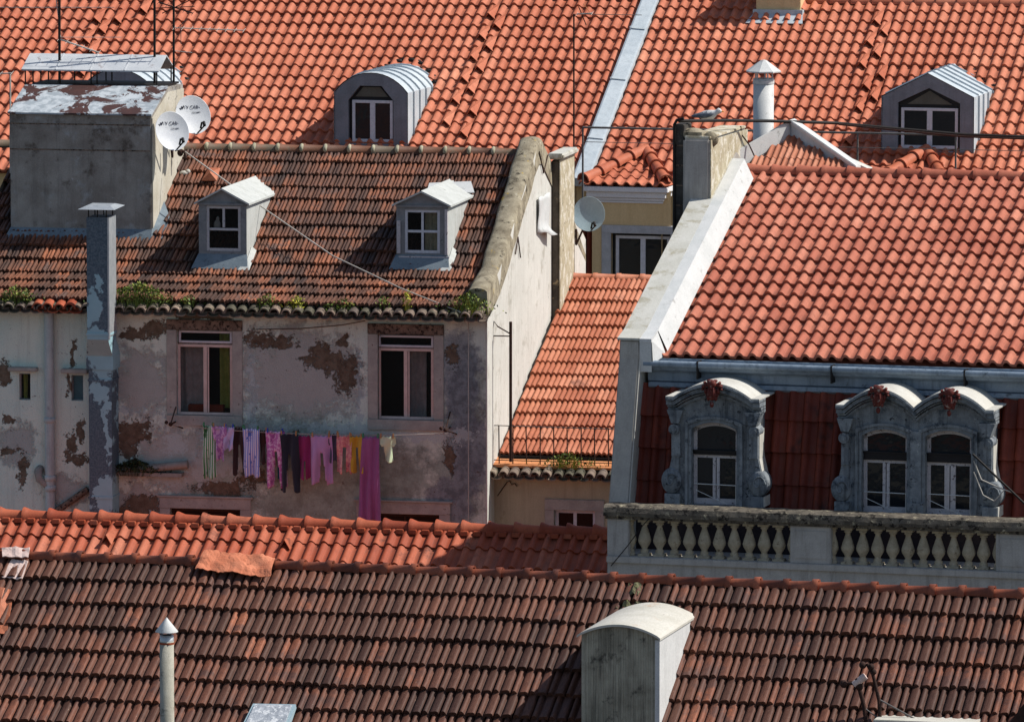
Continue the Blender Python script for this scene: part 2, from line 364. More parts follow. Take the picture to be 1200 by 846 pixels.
M['white'] = rough_mat('white_plaster', C(204, 202, 194), C(216, 214, 206), 1.5, .9, .2, spots=[(C(170, 166, 154), 2.2, .52, .72), (C(140, 134, 122), 5, .62, .74), (C(110, 106, 98), 16, .68, .76)], streak=(C(160, 156, 146), .3))
M['white_lichen'] = rough_mat('white_coping', C(192, 190, 180), C(206, 204, 196), 2, .9, .3, spots=[(C(170, 164, 146), 3, .50, .66), (C(186, 150, 60), 3.2, .64, .70), (C(104, 98, 84), 22, .66, .74)])
M['parapet_old'] = rough_mat('mossy_parapet', C(168, 158, 136), C(120, 110, 92), 4, .95, .6, spots=[(C(190, 158, 72), 5, .62, .70), (C(72, 66, 56), 7, .56, .64), (C(206, 198, 180), 9, .62, .7)])
M['flue_white'] = rough_mat('white_zinc_paint', C(200, 202, 200), C(214, 214, 212), 3, .6, .1, spots=[(C(170, 170, 166), 5, .6, .7)])
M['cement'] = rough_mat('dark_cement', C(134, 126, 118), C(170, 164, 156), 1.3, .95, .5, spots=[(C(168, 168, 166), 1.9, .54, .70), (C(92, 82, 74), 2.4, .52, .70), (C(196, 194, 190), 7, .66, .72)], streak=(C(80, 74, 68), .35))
M['cement_light'] = rough_mat('lit_cement', C(204, 198, 184), C(186, 178, 160), 2.4, .95, .3, spots=[(C(120, 112, 98), 5, .6, .7)])  # paler copy of the cement: sunlight put into the colour
M['rusty'] = None
m = NT('peeling_sheet'); base = m.mix(m.step(m.noise(6, 5), .4, .6), C(186, 192, 196), C(150, 158, 164)); pk = m.step(m.noise(1.7, 7, .72, dist=.6), .50, .54)
base = m.mix(pk, base, m.mix(m.noise(7, 4), C(96, 62, 56), C(46, 40, 40))); m.bump(pk, .5, .01); M['rusty'] = m.fin(base, .6)
m = NT('peeling_duct'); base = m.mix(m.noise(9, 4), C(70, 72, 80), C(92, 92, 98)); gz = m.n('ShaderNodeSeparateXYZ'); m.k(m.tc, gz.inputs[0])
M['duct'] = m
M['steel'] = rough_mat('galvanised', C(178, 184, 188), C(200, 204, 206), 6, .45, .05, metal=.5)
M['pipe_cement'] = rough_mat('fibre_cement', C(158, 154, 140), C(184, 180, 166), 4, .9, .3, spots=[(C(110, 106, 94), 7, .58, .7)], fine=90)
M['corrugated'] = rough_mat('weathered_corrugated', C(184, 178, 160), C(150, 144, 128), 3.2, .9, .3, spots=[(C(76, 72, 66), 4, .55, .7)], streak=(C(70, 66, 58), .8), fine=80)
M['vault_white'] = rough_mat('whitewash_vault', C(190, 186, 174), C(206, 202, 192), 3, .85, .3, spots=[(C(190, 160, 132), 2.4, .60, .72), (C(140, 132, 120), 12, .62, .7)])
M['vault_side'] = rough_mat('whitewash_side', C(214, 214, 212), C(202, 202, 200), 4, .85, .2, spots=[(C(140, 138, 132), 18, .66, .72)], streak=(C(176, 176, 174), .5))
M['stone'] = rough_mat('pink_limestone', C(160, 156, 150), C(182, 178, 170), 5, .9, .35, spots=[(C(112, 98, 92), 10, .6, .72)])
M['stone_dark'] = rough_mat('sooty_lintel', C(104, 90, 80), C(146, 126, 110), 9, .95, .7, spots=[(C(52, 42, 38), 16, .5, .6)])
M['stone_grey'] = rough_mat('grey_mauve_surround', C(174, 174, 176), C(192, 192, 194), 6, .85, .2)
M['pink_frame'] = rough_mat('pink_aluminium', C(216, 190, 180), C(228, 204, 196), 3, .5, 0, fine=20)
M['lilac_frame'] = rough_mat('pale_frame', C(206, 206, 212), C(216, 216, 222), 3, .5, 0, fine=20)
M['white_frame'] = rough_mat('white_frame', C(206, 206, 212), C(216, 216, 222), 3, .5, 0, fine=20)
M['worn_frame'] = rough_mat('flaking_white_frame', C(190, 184, 186), C(206, 200, 200), 3, .8, .4, spots=[(C(96, 84, 84), 18, .58, .64)])
M['dorm_grey'] = rough_mat('grey_dormer_paint', C(132, 132, 134), C(148, 148, 148), 4, .85, .2, spots=[(C(104, 104, 106), 5, .55, .7)])
M['lead_blue'] = rough_mat('lead_skirt', C(104, 118, 128), C(126, 138, 146), 5, .7, .3, spots=[(C(80, 90, 96), 7, .6, .7)])
M['dorm_white'] = rough_mat('dormer_limewash', C(184, 186, 182), C(200, 202, 198), 3, .85, .2, spots=[(C(150, 150, 140), 5, .6, .74)], streak=(C(160, 162, 152), .5))
M['glass'] = glass('dark_glass')
M['glass_low'] = glass('sooty_glass', (.012, .012, .014, 1)); M['glass_low'].node_tree.nodes['Principled BSDF'].inputs['Specular IOR Level'].default_value = .12
M['glass_see'] = glass('clear_glass', (.012, .014, .016, 1), .72)
M['black'] = rough_mat('black_steel', C(24, 22, 22), C(36, 32, 30), 8, .6, 0)
M['black_frame'] = rough_mat('black_frame', C(22, 22, 26), C(32, 32, 38), 4, .4, 0)
M['rust_iron'] = rough_mat('rusty_iron', C(44, 32, 28), C(70, 46, 38), 20, .85, .3)
M['grey_iron'] = rough_mat('grey_iron', C(88, 86, 84), C(112, 108, 106), 20, .6, .1)
M['wire_white'] = rough_mat('pale_cable', C(196, 190, 182), C(176, 170, 160), 5, .7, 0)
M['dish_white'] = rough_mat('white_dish', C(216, 218, 220), C(206, 208, 212), 4, .45, 0)
M['dish_grey'] = rough_mat('grey_dish', C(156, 178, 186), C(168, 190, 198), 4, .5, 0)
M['ink'] = rough_mat('dark_lettering', C(40, 42, 60), C(50, 50, 66), 4, .6, 0)
M['tan'] = rough_mat('ochre_wall', C(220, 190, 142), C(228, 200, 152), 1.2, .9, .1, streak=(C(186, 148, 104), .3))
M['cream'] = rough_mat('cream_moulding', C(228, 226, 226), C(236, 234, 234), 3, .85, .05)
M['beige'] = rough_mat('beige_render', C(180, 174, 148), C(194, 188, 160), 1.5, .95, .25, spots=[(C(140, 128, 104), 2.2, .58, .75)], streak=(C(130, 118, 98), .4))
M['orange_coping'] = rough_mat('ochre_ledge', C(206, 132, 84), C(220, 152, 104), 4, .9, .2, spots=[(C(140, 100, 72), 9, .6, .7)])
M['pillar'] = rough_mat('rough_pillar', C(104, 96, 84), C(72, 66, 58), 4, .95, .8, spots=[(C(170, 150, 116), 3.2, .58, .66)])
M['pillar_lit'] = rough_mat('lit_flaking_pillar', C(196, 186, 160), C(170, 158, 132), 4, .95, .5, spots=[(C(216, 210, 194), 5, .5, .6), (C(112, 98, 76), 9, .6, .68)])  # flaking masonry, lightened to put sunlight into its right face
M['bal_wall'] = rough_mat('grey_parapet', C(168, 164, 158), C(184, 180, 174), 3, .9, .15, streak=(C(120, 116, 112), .6))
M['baluster'] = rough_mat('ochre_baluster', C(160, 148, 126), C(186, 174, 150), 9, .9, .3, spots=[(C(110, 94, 72), 8, .56, .7)])
M['mossy_rail'] = rough_mat('mossy_handrail', C(116, 108, 96), C(80, 74, 66), 5, .95, .9, spots=[(C(178, 168, 142), 7, .56, .66), (C(40, 36, 32), 9, .52, .62)])
M['party_grey'] = rough_mat('party_wall', C(186, 180, 170), C(170, 164, 156), 3, .9, .2, streak=(C(136, 130, 124), .45))
M['membrane'] = rough_mat('terracotta_membrane', C(208, 122, 88), C(222, 140, 106), 5, .75, .3, spots=[(C(150, 84, 60), 7, .62, .72)])
M['pale_mortar'] = rough_mat('pinkish_mortar', C(214, 186, 176), C(224, 200, 190), 8, .9, .4)
M['moss_stone'] = rough_mat('mossy_rubble', C(112, 110, 82), C(70, 66, 50), 14, .95, .8, spots=[(C(150, 156, 90), 18, .6, .66)])
M['leaf'] = None
def leaf_mat(name, a, b, c):
    m = NT(name); col = m.ramp(m.rnd(), [(0, a), (.6, b), (1, c)]); return m.fin(col, .6)
M['leaf'] = leaf_mat('weed_leaf', C(50, 66, 28), C(96, 116, 44), C(150, 156, 70))
M['leaf_dark'] = leaf_mat('dark_leaf', C(26, 34, 20), C(42, 54, 30), C(66, 80, 40))
M['leaf_yellow'] = leaf_mat('yellow_leaf', C(110, 120, 40), C(176, 176, 60), C(212, 196, 80))
M['gull_white'] = rough_mat('gull_white', C(226, 226, 224), C(214, 214, 212), 20, .8, 0)
M['gull_grey'] = rough_mat('gull_grey', C(112, 118, 128), C(90, 96, 106), 14, .8, 0)
M['gull_beak'] = rough_mat('gull_beak', C(206, 160, 60), C(206, 150, 60), 14, .6, 0)
M['ground'] = rough_mat('street_ground', C(96, 92, 88), C(72, 70, 68), .8, .9, .3)
M['roof_side'] = rough_mat('house_render', C(196, 186, 166), C(180, 170, 150), .8, .9, .1)
M['green_curtain'] = rough_mat('green_curtain', C(196, 210, 110), C(166, 182, 84), 8, .9, 0)
M['grey_curtain'] = rough_mat('net_curtain', C(226, 222, 218), C(196, 192, 190), 8, .9, 0)
M['cream_curtain'] = rough_mat('cream_curtain', C(236, 228, 196), C(206, 196, 160), 8, .9, 0)
M['red_box'] = rough_mat('red_box', C(170, 76, 50), C(150, 66, 44), 8, .9, 0)
SUN, SKY, EXPO = 5.0, .102, .05
M['mortar'] = rough_mat('ridge_mortar', C(190, 184, 160), C(150, 144, 120), 9, .95, .5)
M['cap_front'] = tile_mat('ridge_front', [(0, C(112, 62, 46)), (.5, C(156, 86, 62)), (1, C(186, 108, 80))], C(96, 60, 50), (.6, .8), .5)
# ================================================================== OLD HOUSE
OB = Frame((0, 362), 123.0, (570, 373.8))
def opx(l, y=0.0, k=None):      # patches measured on the photograph -> wall coordinates
    out = []
    for cx, cy, rx, ry in l:
        a, b, c, d = OB.rect(cx - rx, cy - ry, cx + rx, cy + ry, y); out.append(((a + b) / 2, (c + d) / 2, abs(b - a) / 2, abs(d - c) / 2))
    return out
def old_wall_mat():
    m = NT('peeling_old_wall')
    c = m.mix(m.step(m.noise(.9, 4), .35, .65), C(226, 234, 220), C(212, 228, 218))
    c = m.mix(m.math('MULTIPLY', m.step(m.noise(1, 6, .7, m.map((7, 7, .5))), .48, .75), .4), c, C(150, 152, 140))
    mauve = ell(m, m.tc, opx([(168, 450, 30, 38), (205, 535, 40, 34), (352, 440, 66, 52), (300, 520, 60, 30), (240, 560, 60, 30), (20, 520, 22, 22), (80, 575, 24, 16), (165, 590, 40, 20)]), .7, 4.2, .30)
    c = m.mix(mauve, c, m.mix(m.noise(5, 5), C(188, 192, 186), C(164, 168, 164)))
    render = ell(m, m.tc, opx([(360, 545, 95, 48), (450, 560, 70, 45), (545, 470, 26, 60), (540, 560, 34, 50), (260, 585, 50, 20), (425, 520, 30, 18), (395, 590, 120, 30)]), .5, 3.5, .35)
    c = m.mix(render, c, m.mix(m.step(m.noise(3, 6, .7), .35, .65), C(134, 142, 132), C(166, 180, 170)))
    blue = ell(m, m.tc, opx([(538, 440, 24, 60), (548, 530, 26, 60), (528, 590, 26, 30)]), .30, 4, .2)
    c = m.mix(m.math('MULTIPLY', blue, .75), c, m.mix(m.step(m.noise(6, 6, .7), .4, .6), C(96, 102, 114), C(132, 140, 150)))
    brown = ell(m, m.tc, opx([(158, 391, 22, 6), (182, 386, 16, 9), (232, 370, 24, 4), (252, 370, 14, 5), (304, 398, 18, 10), (330, 402, 18, 5), (384, 424, 26, 10), (408, 440, 14, 20), (374, 412, 12, 8), (154, 510, 17, 14), (168, 497, 10, 6), (148, 528, 12, 12),
        (90, 538, 12, 5), (84, 520, 5, 14), (94, 505, 5, 14), (12, 491, 8, 4), (26, 552, 5, 16), (10, 530, 12, 6), (165, 590, 24, 10), (150, 600, 22, 8), (258, 572, 26, 9), (290, 560, 16, 8), (225, 590, 12, 4), (532, 418, 8, 12), (525, 412, 6, 6), (527, 535, 6, 22), (86, 414, 3, 14), (80, 450, 3, 12), (4, 436, 6, 12), (342, 520, 14, 8), (402, 400, 6, 5)]), .8, 6, .14)
    c = m.mix(brown, c, m.mix(m.step(m.noise(8, 6, .7), .35, .65), C(98, 84, 70), C(126, 112, 96)))
    chalk = ell(m, m.tc, opx([(205, 505, 14, 30), (250, 505, 40, 6), (150, 482, 26, 4), (420, 505, 90, 7), (212, 470, 8, 20), (295, 480, 6, 70), (420, 470, 4, 60), (270, 545, 20, 12), (235, 545, 12, 22), (180, 560, 40, 6), (500, 510, 60, 8)]), .9, 6, .10)
    c = m.mix(m.math('MULTIPLY', chalk, .8), c, C(188, 200, 200))
    sp = m.step(m.math('ADD', m.noise(9, 8, .8), m.math('MULTIPLY', m.noise(1.3, 3), .25)), .73, .76); c = m.mix(m.math('MULTIPLY', sp, .8), c, C(92, 78, 68))
    fn = m.noise(40, 4); c = m.mix(.35, c, m.ramp(fn, [(.3, (.6, .6, .6, 1)), (.7, (1, 1, 1, 1))]), 'MULTIPLY')
    h = m.math('ADD', m.math('MULTIPLY', m.math('ADD', brown, mauve), -.6), m.math('MULTIPLY', fn, .5)); m.bump(h, 1.0, .03)
    return m.fin(c, .9)
M['old_wall'] = old_wall_mat()
m = M['duct']
mask = ell(m, m.tc, [(0, 0, .01, .01)], .3, 7)
def duct_mat():
    m = NT('flaking_duct_paint'); q = opx([(108, 360, 8, 22), (116, 395, 18, 10), (118, 420, 22, 22), (112, 460, 10, 14), (120, 585, 16, 22), (122, 500, 3, 40), (118, 330, 3, 10)], -.8)
    p = ell(m, m.tc, q, .5, 9, .05); base = m.mix(m.step(m.noise(30, 4), .4, .6), C(70, 88, 100), C(96, 112, 122))
    base = m.mix(p, base, m.mix(m.noise(5), C(160, 196, 204), C(134, 170, 180)))
    m.bump(p, .4, .01); return m.fin(base, .6)
M['duct'] = duct_mat()
ob = OB.root('old_house', 'crumbling old house with peeling pale plaster, weathered brown tile roof and washing below its windows', 'house')
H0 = OB.z0
def zp(fr, px, py, y): return fr.on(px, py, y=y).z
r0 = (-.16, zp(OB, 300, 356, -.16)); r1 = (1.15, zp(OB, 300, 325, 1.15)); r2 = (4.95, zp(OB, 400, 178, 4.95))
ROB = Roof(OB, [r0, r1, r2])
xL = OB.on(-60, 365, y=0).x; xR = OB.on(571, 373, y=0).x
zt = ROB.z(0) - .06
W = {}
W['w1'] = OB.rect(207.3, 387, 272.7, 486.5); W['w2'] = OB.rect(443, 392, 508.5, 491.6)
W['s1'] = OB.rect(22.5, 437.5, 35.7, 468.7); W['s2'] = OB.rect(83.7, 439.5, 97.5, 469.5)
W['l1'] = OB.rect(200, 596, 282, 700); W['l2'] = OB.rect(432, 602, 515, 705)
yb = 9.7; ridge_z = r2[1]
mb = MB(); mb.wall(xL, xR, 0, zt, list(W.values()), 0, .22)
mb.build('wall', M['old_wall'], ob)
# back, left and right walls
zbk = ROB.z(.2)
mb = MB(); mb.quad((xL, yb, 0), (xL, yb, zbk), (xR, yb, zbk), (xR, yb, 0)); mb.add([(xL, 0, 0), (xL, yb, 0), (xL, yb, zbk), (xL, 4.95, ridge_z), (xL, 0, zt)], [(0, 1, 2, 3, 4)])
mb.build('rear_wall', M['roof_side'], ob)
gz = .22                                       # how far the gable stands above the tiles
mb = MB(); tt = .34
def prof_gable(up): return [(-.02, ROB.z(-.02) + up), (1.15, r1[1] + up), (4.95, ridge_z + up + .05), (yb, zbk + up)]
pg = prof_gable(gz)
mb.xprism([(0, 0)] + pg + [(yb, 0)][::-1] if False else [(0.0, 0)] + pg + [(yb, 0)], xR - .02, xR + .004)
mb.build('gable_wall', M['white'], ob)
# rounded coping running up the gable
mb = MB(); top = []
pr = [(-.05, pg[0][1]), (.6, (pg[0][1] + pg[1][1]) / 2), (1.15, pg[1][1])] + [(1.15 + (4.85 - 1.15) * i / 9, pg[1][1] + (pg[2][1] - pg[1][1]) * i / 9 + .02 * math.sin(i * 1.9)) for i in range(1, 10)] + [(5.1, pg[2][1] - .03), (yb, pg[3][1])]
for i, (y, z) in enumerate(pr):
    wd = .19 + .012 * math.sin(i * 2.3)
    for k in range(9):
        w = math.radians(180 - 180 * k / 8); top.append((xR - .19 + wd * math.cos(w) + .02, y, z + .11 * math.sin(w) ** .8 - .02 if 0 < k < 8 else z - .42))
mb.add(top, [(i * 9 + k, i * 9 + k + 1, i * 9 + 10 + k, i * 9 + 9 + k) for i in range(len(pr) - 1) for k in range(8)], True)
mb.add(top[:9], [tuple(range(9))])
mb.build('gable_coping', M['parapet_old'], ob)
# roof
rf = tiles('roof', ROB.pts, xL, xR - .36, .222, 13, MARS, M['tile_old'], ob, lift=.055, stag=.5, jit=1.5, seed=11, slip=.012)
bk = MB(); bk.quad((xL, 4.95, ridge_z), (xR, 4.95, ridge_z), (xR, yb + .2, zbk), (xL, yb + .2, zbk)); bk.build('rear_slope', M['tile_old'], ob)
xr0, xr1 = OB.on(-60, 170, y=4.95).x, xR - .4
caps('ridge_tiles', (xr0, 4.97, ridge_z + .0), (xr1, 4.97, ridge_z + .0), .125, .46, M['cap_old'], rf, flare=0, collar=.016, seed=4)
n = int((xr1 - xr0) / .46)
for i in range(n + 1):
    mb = MB(); mb.blob((xr0 + i * (xr1 - xr0) / round((xr1 - xr0) / .46), 4.9, ridge_z + .06), (.05, .11, .09), 8, 5); mb.build('mortar_joint', M['mortar'], rf)
canal('eave_tiles', xL, xR - .12, .205, -.40, zp(OB, 300, 368, -.4), M['canal'], rf, r=.096, ln=.5)
mb = MB(); xa, xb = OB.on(43, 355, y=-.25).x, OB.on(94, 356, y=-.25).x
# four new bright barrel tiles in the eave course
canal('new_eave_tiles', xa + .05, xb - .05, .205, -.43, zp(OB, 300, 368, -.4) + .02, M['tile_second'], rf, r=.104, ln=.4)
# windows ----------------------------------------------------------
def surround(fr, par, ox0, ox1, oz0, oz1, jx, lz, sz, mat, lint, y=-.03, name='stone_surround', sill=True, ext=0.0):
    m = MB(); m.box(ox0 - jx, ox0, y, .1, oz0, oz1); m.box(ox1, ox1 + jx, y + .002, .1, oz0, oz1)
    if sill: m.box(ox0 - jx - ext, ox1 + jx + ext, y - .03, .12, oz0 - sz, oz0)
    if lint is mat: m.box(ox0 - jx - ext, ox1 + jx + ext, y - .004, .1, oz1, oz1 + lz)
    o = m.build(name, mat, par, bevel=.008)
    if lint is not mat:
        m = MB(); m.box(ox0 - jx - ext, ox1 + jx + ext, y - .012, .1, oz1, oz1 + lz); m.build('lintel', lint, o, bevel=.01)
    return o
def old_window(k, px_fan, px_main, mull, curtains):
    a, b, c, d = W[k]
    fx0, fx1, fz0, fz1 = OB.rect(*px_fan, y=.08); mx0, mx1, mz0, mz1 = OB.rect(*px_main, y=.08)
    s = surround(OB, ob, a, b, c, d, .185, .19, .19, M['stone'], M['stone_dark']); s.name = 'window'
    f = frame_mb(mx0, mx1, mz0, mz1, .08, .05, .06, [OB.on(mull, 440, y=.08).x], (), .07)
    xm = OB.on(mull, 440, y=.08).x; f.box(xm + .05, xm + .075, .06, .08, mz0 + .05, mz1 - .05); f.box(mx0 - .0, mx1, .05, .08, mz0 - .03, mz0 + .012)
    f.build('window_frame', M['pink_frame'], s, bevel=.004)
    frame_mb(fx0, fx1, fz0, fz1, .07, .04, .06).build('fanlight_frame', M['lilac_frame'], s, bevel=.004)
    m = MB(); m.box(mx0 - .02, mx1 + .02, .078, .14, mz1 + .004, fz0 - .004); m.build('transom', M['stone_dark'], s)
    g = MB(); g.box(mx0 + .04, mx1 - .04, .105, .111, mz0 + .04, mz1 - .04); g.box(fx0 + .03, fx1 - .03, .095, .1, fz0 + .03, fz1 - .03); g.build('pane', M['glass_see'], s)
    for q in curtains:
        c0 = OB.rect(*q[0], y=.3); curtain(*c0, .3, q[1], s, lean=q[2])
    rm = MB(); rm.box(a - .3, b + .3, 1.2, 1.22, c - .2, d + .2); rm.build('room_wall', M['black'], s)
    return s, (mx0, mx1, mz0, mz1)
s1, r_ = old_window('w1', (209.5, 387.6, 272, 402), (208.2, 403.6, 272.7, 486.4), 240.5, [((258, 388, 270, 478), M['green_curtain'], -.0), ((212, 405, 242, 484), M['grey_curtain'], .0)])
mb = MB(); q = OB.rect(221, 474, 262, 483, y=.2); mb.box(q[0], q[1], .16, .3, q[2], q[3]); mb.build('box_on_sill', M['red_box'], s1, bevel=.01)
s2, r_ = old_window('w2', (443.5, 393, 508, 407), (443, 408.2, 508.3, 491.4), 475.4, [((480, 412, 500, 490), M['grey_curtain'], 0)])
s1['label'] = 'window with pink frame and green curtain'; s2['label'] = 'window with pink frame and drawn dark net'
for k, hood, mt, lb in (('s1', (11, 429.5, 45, 434.5), M['green_curtain'], 'narrow slit window showing a green strip'), ('s2', (73, 431.5, 104, 437), M['glass'], 'narrow slit window with blue pane')):
    a, b, c, d = W[k]; f = frame_mb(a, b, c, d, .06, .02, .04)
    f = f.build('small_window', M['dorm_grey'], ob); f['label'] = lb
    g = MB(); g.box(a, b, .09, .095, c, d)
    if k == 's1':
        g.build('pane', M['glass_see'], f); curtain(a + .05, a + .12, c, d, .14, M['green_curtain'], f)
    else: g.build('pane', rough_mat('blue_pane', C(74, 110, 120), C(62, 92, 102), 4, .3, 0), f)
    h = OB.rect(*hood); m = MB(); m.box(h[0], h[1], -.14, .02, h[2], h[3]); m.build('hood', M['stone'], f, bevel=.015)
for k, sx in (('l1', (187.5, 294.5, 583)), ('l2', (418, 528, 588))):
    a, b, c, d = W[k]; x0, x1 = OB.on(sx[0], 600, y=0).x, OB.on(sx[1], 600, y=0).x; z1 = zp(OB, (sx[0] + sx[1]) / 2, sx[2], 0)
    m = MB(); m.box(x0, a, -.03, .1, c - .1, d); m.box(b, x1, -.032, .1, c - .1, d); m.box(x0, x1, -.036, .1, d, z1); m.box(x0 - .04, x1 + .04, -.07, .1, z1, z1 + .035)
    s = m.build('lower_window', M['stone'], ob, bevel=.008); frame_mb(a, b, c, d, .1, .06, .05, [(a + b) / 2]).build('window_frame', M['rust_iron'], s)
    g = MB(); g.box(a, b, .14, .146, c, d); g.build('pane', M['glass_low'], s)
# drainpipe, stub pipe and ledge ------------------------------------
x = OB.on(58, 480, y=-.1).x; mb = MB(); zA, zB = zp(OB, 58, 366, -.1), 0
mb.tube([(x, -.1, zB), (x, -.1, zA)], .088, 14)
for py in (492, 572, 560): zz = zp(OB, 58, py, -.1); mb.lathe([(.09, -.05), (.104, -.045), (.104, .045), (.09, .05)], (x, -.1, zz), 14)
xs = OB.on(45, 560, y=-.12).x; zs = zp(OB, 45, 556, -.12); z2 = zp(OB, 57, 571, -.12)
mb.build('drainpipe', rough_mat('pale_pipe_paint', C(178, 190, 190), C(196, 206, 204), 4, .7, .2, spots=[(C(128, 128, 136), 3, .56, .7)], streak=(C(130, 132, 140), .5)), ob)
mb = MB(); mb.tube([(xs, .05, zs + .1), (xs - .0, -.12, zs + .06), (xs + .02, -.15, zs - .08), (x - .02, -.12, z2)], [.075, .08, .07, .055], 12); mb.build('waste_pipe', M['cement'], ob)
a, b, c, d = OB.rect(137, 543, 219, 556, y=-.2); mb = MB()
mb.add([], []); mb.tube([(a - .1, -.12, c + .02), (b, -.12, c + .19)], .075, 10); mb.box(a - .1, b - .1, -.2, 0, c - .04, c + .03)
mb.build('ledge', M['cement'], ob)
p1, p2 = OB.on(64, 600, y=-.08), OB.on(103, 573, y=-.08); mb = MB(); mb.tube([p1, p2], .06, 8); mb.build('sloping_pipe', M['stone_dark'], ob)
# duct chimney on the facade ----------------------------------------
yF = -.86
ux0, ux1, uz0, uz1 = OB.rect(101.7, 255, 126.2, 398, yF); lx0, lx1, _, lz1 = OB.rect(104.2, 432, 131, 560, -.5)
mb = MB(); mb.box(ux0, ux1, yF, -.3, uz0, uz1)
zf = zp(OB, 115, 418, -.6)
vs = [(ux0, yF, uz0), (ux1, yF, uz0), (ux1, -.3, uz0), (ux0, -.3, uz0), (lx0 - .03, -.52, zf), (lx1 + .03, -.52, zf), (lx1 + .03, 0, zf), (lx0 - .03, 0, zf)]
mb.add(vs, [(0, 4, 5, 1), (1, 5, 6, 2), (2, 6, 7, 3), (3, 7, 4, 0)])
mb.box(lx0 - .035, lx1 + .035, -.525, .0, lz1 - .02, zf + .004); mb.box(lx0, lx1, -.5, .0, 0, lz1 - .01)
for py in (392,): zz = zp(OB, 113, py, yF); mb.box(ux0 - .015, ux1 + .015, yF - .015, -.285, zz - .02, zz + .02)
for py in (446, 583): zz = zp(OB, 117, py, -.5); mb.box(lx0 - .015, lx1 + .015, -.515, .0, zz - .02, zz + .02)
du = mb.build('duct_chimney', M['duct'], ob); du['label'] = 'tall square metal flue with flaking grey-blue paint'
mb = MB(); mb.box(ux1 + .002, ux1 + .012, yF - .01, -.29, uz0 + .05, uz1 + .0); mb.box(ux1 + .0, ux1 + .03, yF - .012, yF + .05, uz0, uz1); mb.build('flue_flank', M['steel'], du)
c0 = OB.rect(93, 241, 141, 246, yF - .1); mb = MB()
mb.add([(ux0 - .13, yF - .12, c0[2]), (ux1 + .16, yF - .12, c0[2]), (ux1 + .16, -.2, c0[2] + .02), (ux0 - .13, -.2, c0[2] + .02), (ux0 - .0, yF + .1, c0[2] + .06), (ux1 + .03, yF + .1, c0[2] + .06), (ux1 + .03, -.4, c0[2] + .07), (ux0, -.4, c0[2] + .07)],
       [(0, 1, 5, 4), (1, 2, 6, 5), (2, 3, 7, 6), (3, 0, 4, 7), (4, 5, 6, 7), (3, 2, 1, 0)]); mb.build('cap', M['steel'], du)
mb = MB()
for xx in (ux0 + .03, (ux0 + ux1) / 2, ux1 - .03):
    for yy in (yF + .04, -.36): mb.tube([(xx, yy, uz1 - .02), (xx, yy, c0[2] + .03)], .012, 6)
mb.build('cap_legs', M['black'], du)
# rendered chimney block at the left ---------------------------------
pb = ROB.at(95, 276); yc = pb.y - .02
bx0, bx1, bz0, bz1 = OB.rect(12, 134, 177.5, 274, yc); dep = 2.45
mb = MB(); zfb = ROB.z(yc) - .5
zb = bz1 + .42
mb.xprism([(yc, zfb), (yc, bz1), (yc + 1.25, zb), (yc + 1.3, zb + .0), (yc + dep, zb - .02), (yc + dep, zfb)], bx0, bx1)
ch = mb.build('chimney', M['cement'], ob, bevel=.015); ch['label'] = 'broad sooty rendered chimney stack with metal canopy'
mb = MB(); mb.xprism([(yc + .03, bz1 - .05 - 3), (yc + .03, bz1 - .06), (yc + 1.25, zb - .09), (yc + dep - .02, zb - .1), (yc + dep - .02, zfb)], bx1 + .003, bx1 + .02); mb.build('flank', M['cement_light'], ch)  # right side panel in the lit cement tone
for py_ in (146, 176): zj = OB.on(95, py_, y=yc).z; mb = MB(); mb.box(bx0 - .004, bx1 - .02, yc - .006, yc + .01, zj - .012, zj + .012); mb.build('render_joint', M['stone_dark'], ch)
mb = MB()
xm = (bx0 + bx1) / 2 + .02
for a, b in ((bx0 - .03, xm - .006), (xm + .006, bx1 + .02)): mb.xprism([(yc - .06, bz1 - .01), (yc - .06, bz1 + .02), (yc + 1.22, zb + .03), (yc + 1.22, zb)], a, b)
mb.box(xm - .012, xm + .012, yc + .0, yc + .01, bz1 + .02, bz1 + .04)
mb.build('metal_lid', M['rusty'], ch)
# openings under the canopy and the raised canopy
c1 = OB.rect(25, 64, 187, 87, yc + 1.4); cz = OB.on(105, 84, y=yc + 1.25).z; ccx0, ccx1 = OB.on(25, 82, y=yc + 1.25).x, OB.on(186, 87, y=yc + 1.25).x
mb = MB(); yk = yc + 1.25
mb.xprism([(yk, cz), (yk, cz + .025), (yk + .62, cz + .28), (yk + 1.25, cz + .0), (yk + 1.25, cz - .025), (yk + .62, cz + .255)], ccx0, ccx1)
for i in range(1, 4): xx = ccx0 + (ccx1 - ccx0) * i / 4; mb.xprism([(yk - .003, cz + .0), (yk - .003, cz + .034), (yk + .62, cz + .289), (yk + .62, cz + .27)], xx - .012, xx + .012)
mb.build('canopy', rough_mat('canopy_sheet', C(186, 190, 194), C(204, 206, 208), 3, .6, .15, spots=[(C(150, 138, 136), 4, .58, .66), (C(110, 100, 98), 16, .66, .72)]), ch)
mb = MB(); mb.box(bx0 + .08, bx1 - .05, yk + .05, yk + dep - 1.35, zb + .0, zb + .035); mb.build('black_top_plate', M['black'], ch)  # thin black plate on the stack top below the canopy
mb = MB()
for px in (28, 37, 68, 105, 112, 182):
    xx = OB.on(px, 90, y=yk).x + .02; mb.tube([(xx, yk + .03, zb - .02), (xx, yk + .03, cz + .01)], .014, 6); mb.tube([(xx + .01, yk + 1.1, zb - .02), (xx + .01, yk + 1.1, cz + .03)], .014, 6)
mb.build('canopy_posts', M['black'], ch)
mb = MB(); zA = ROB.z(yc); mb.add([(bx0 - .1, yc - .16, zA - .1), (bx1 + .02, yc - .16, zA - .1), (bx1, yc - .005, zA + .14), (bx0, yc - .005, zA + .14)], [(0, 1, 2, 3)])
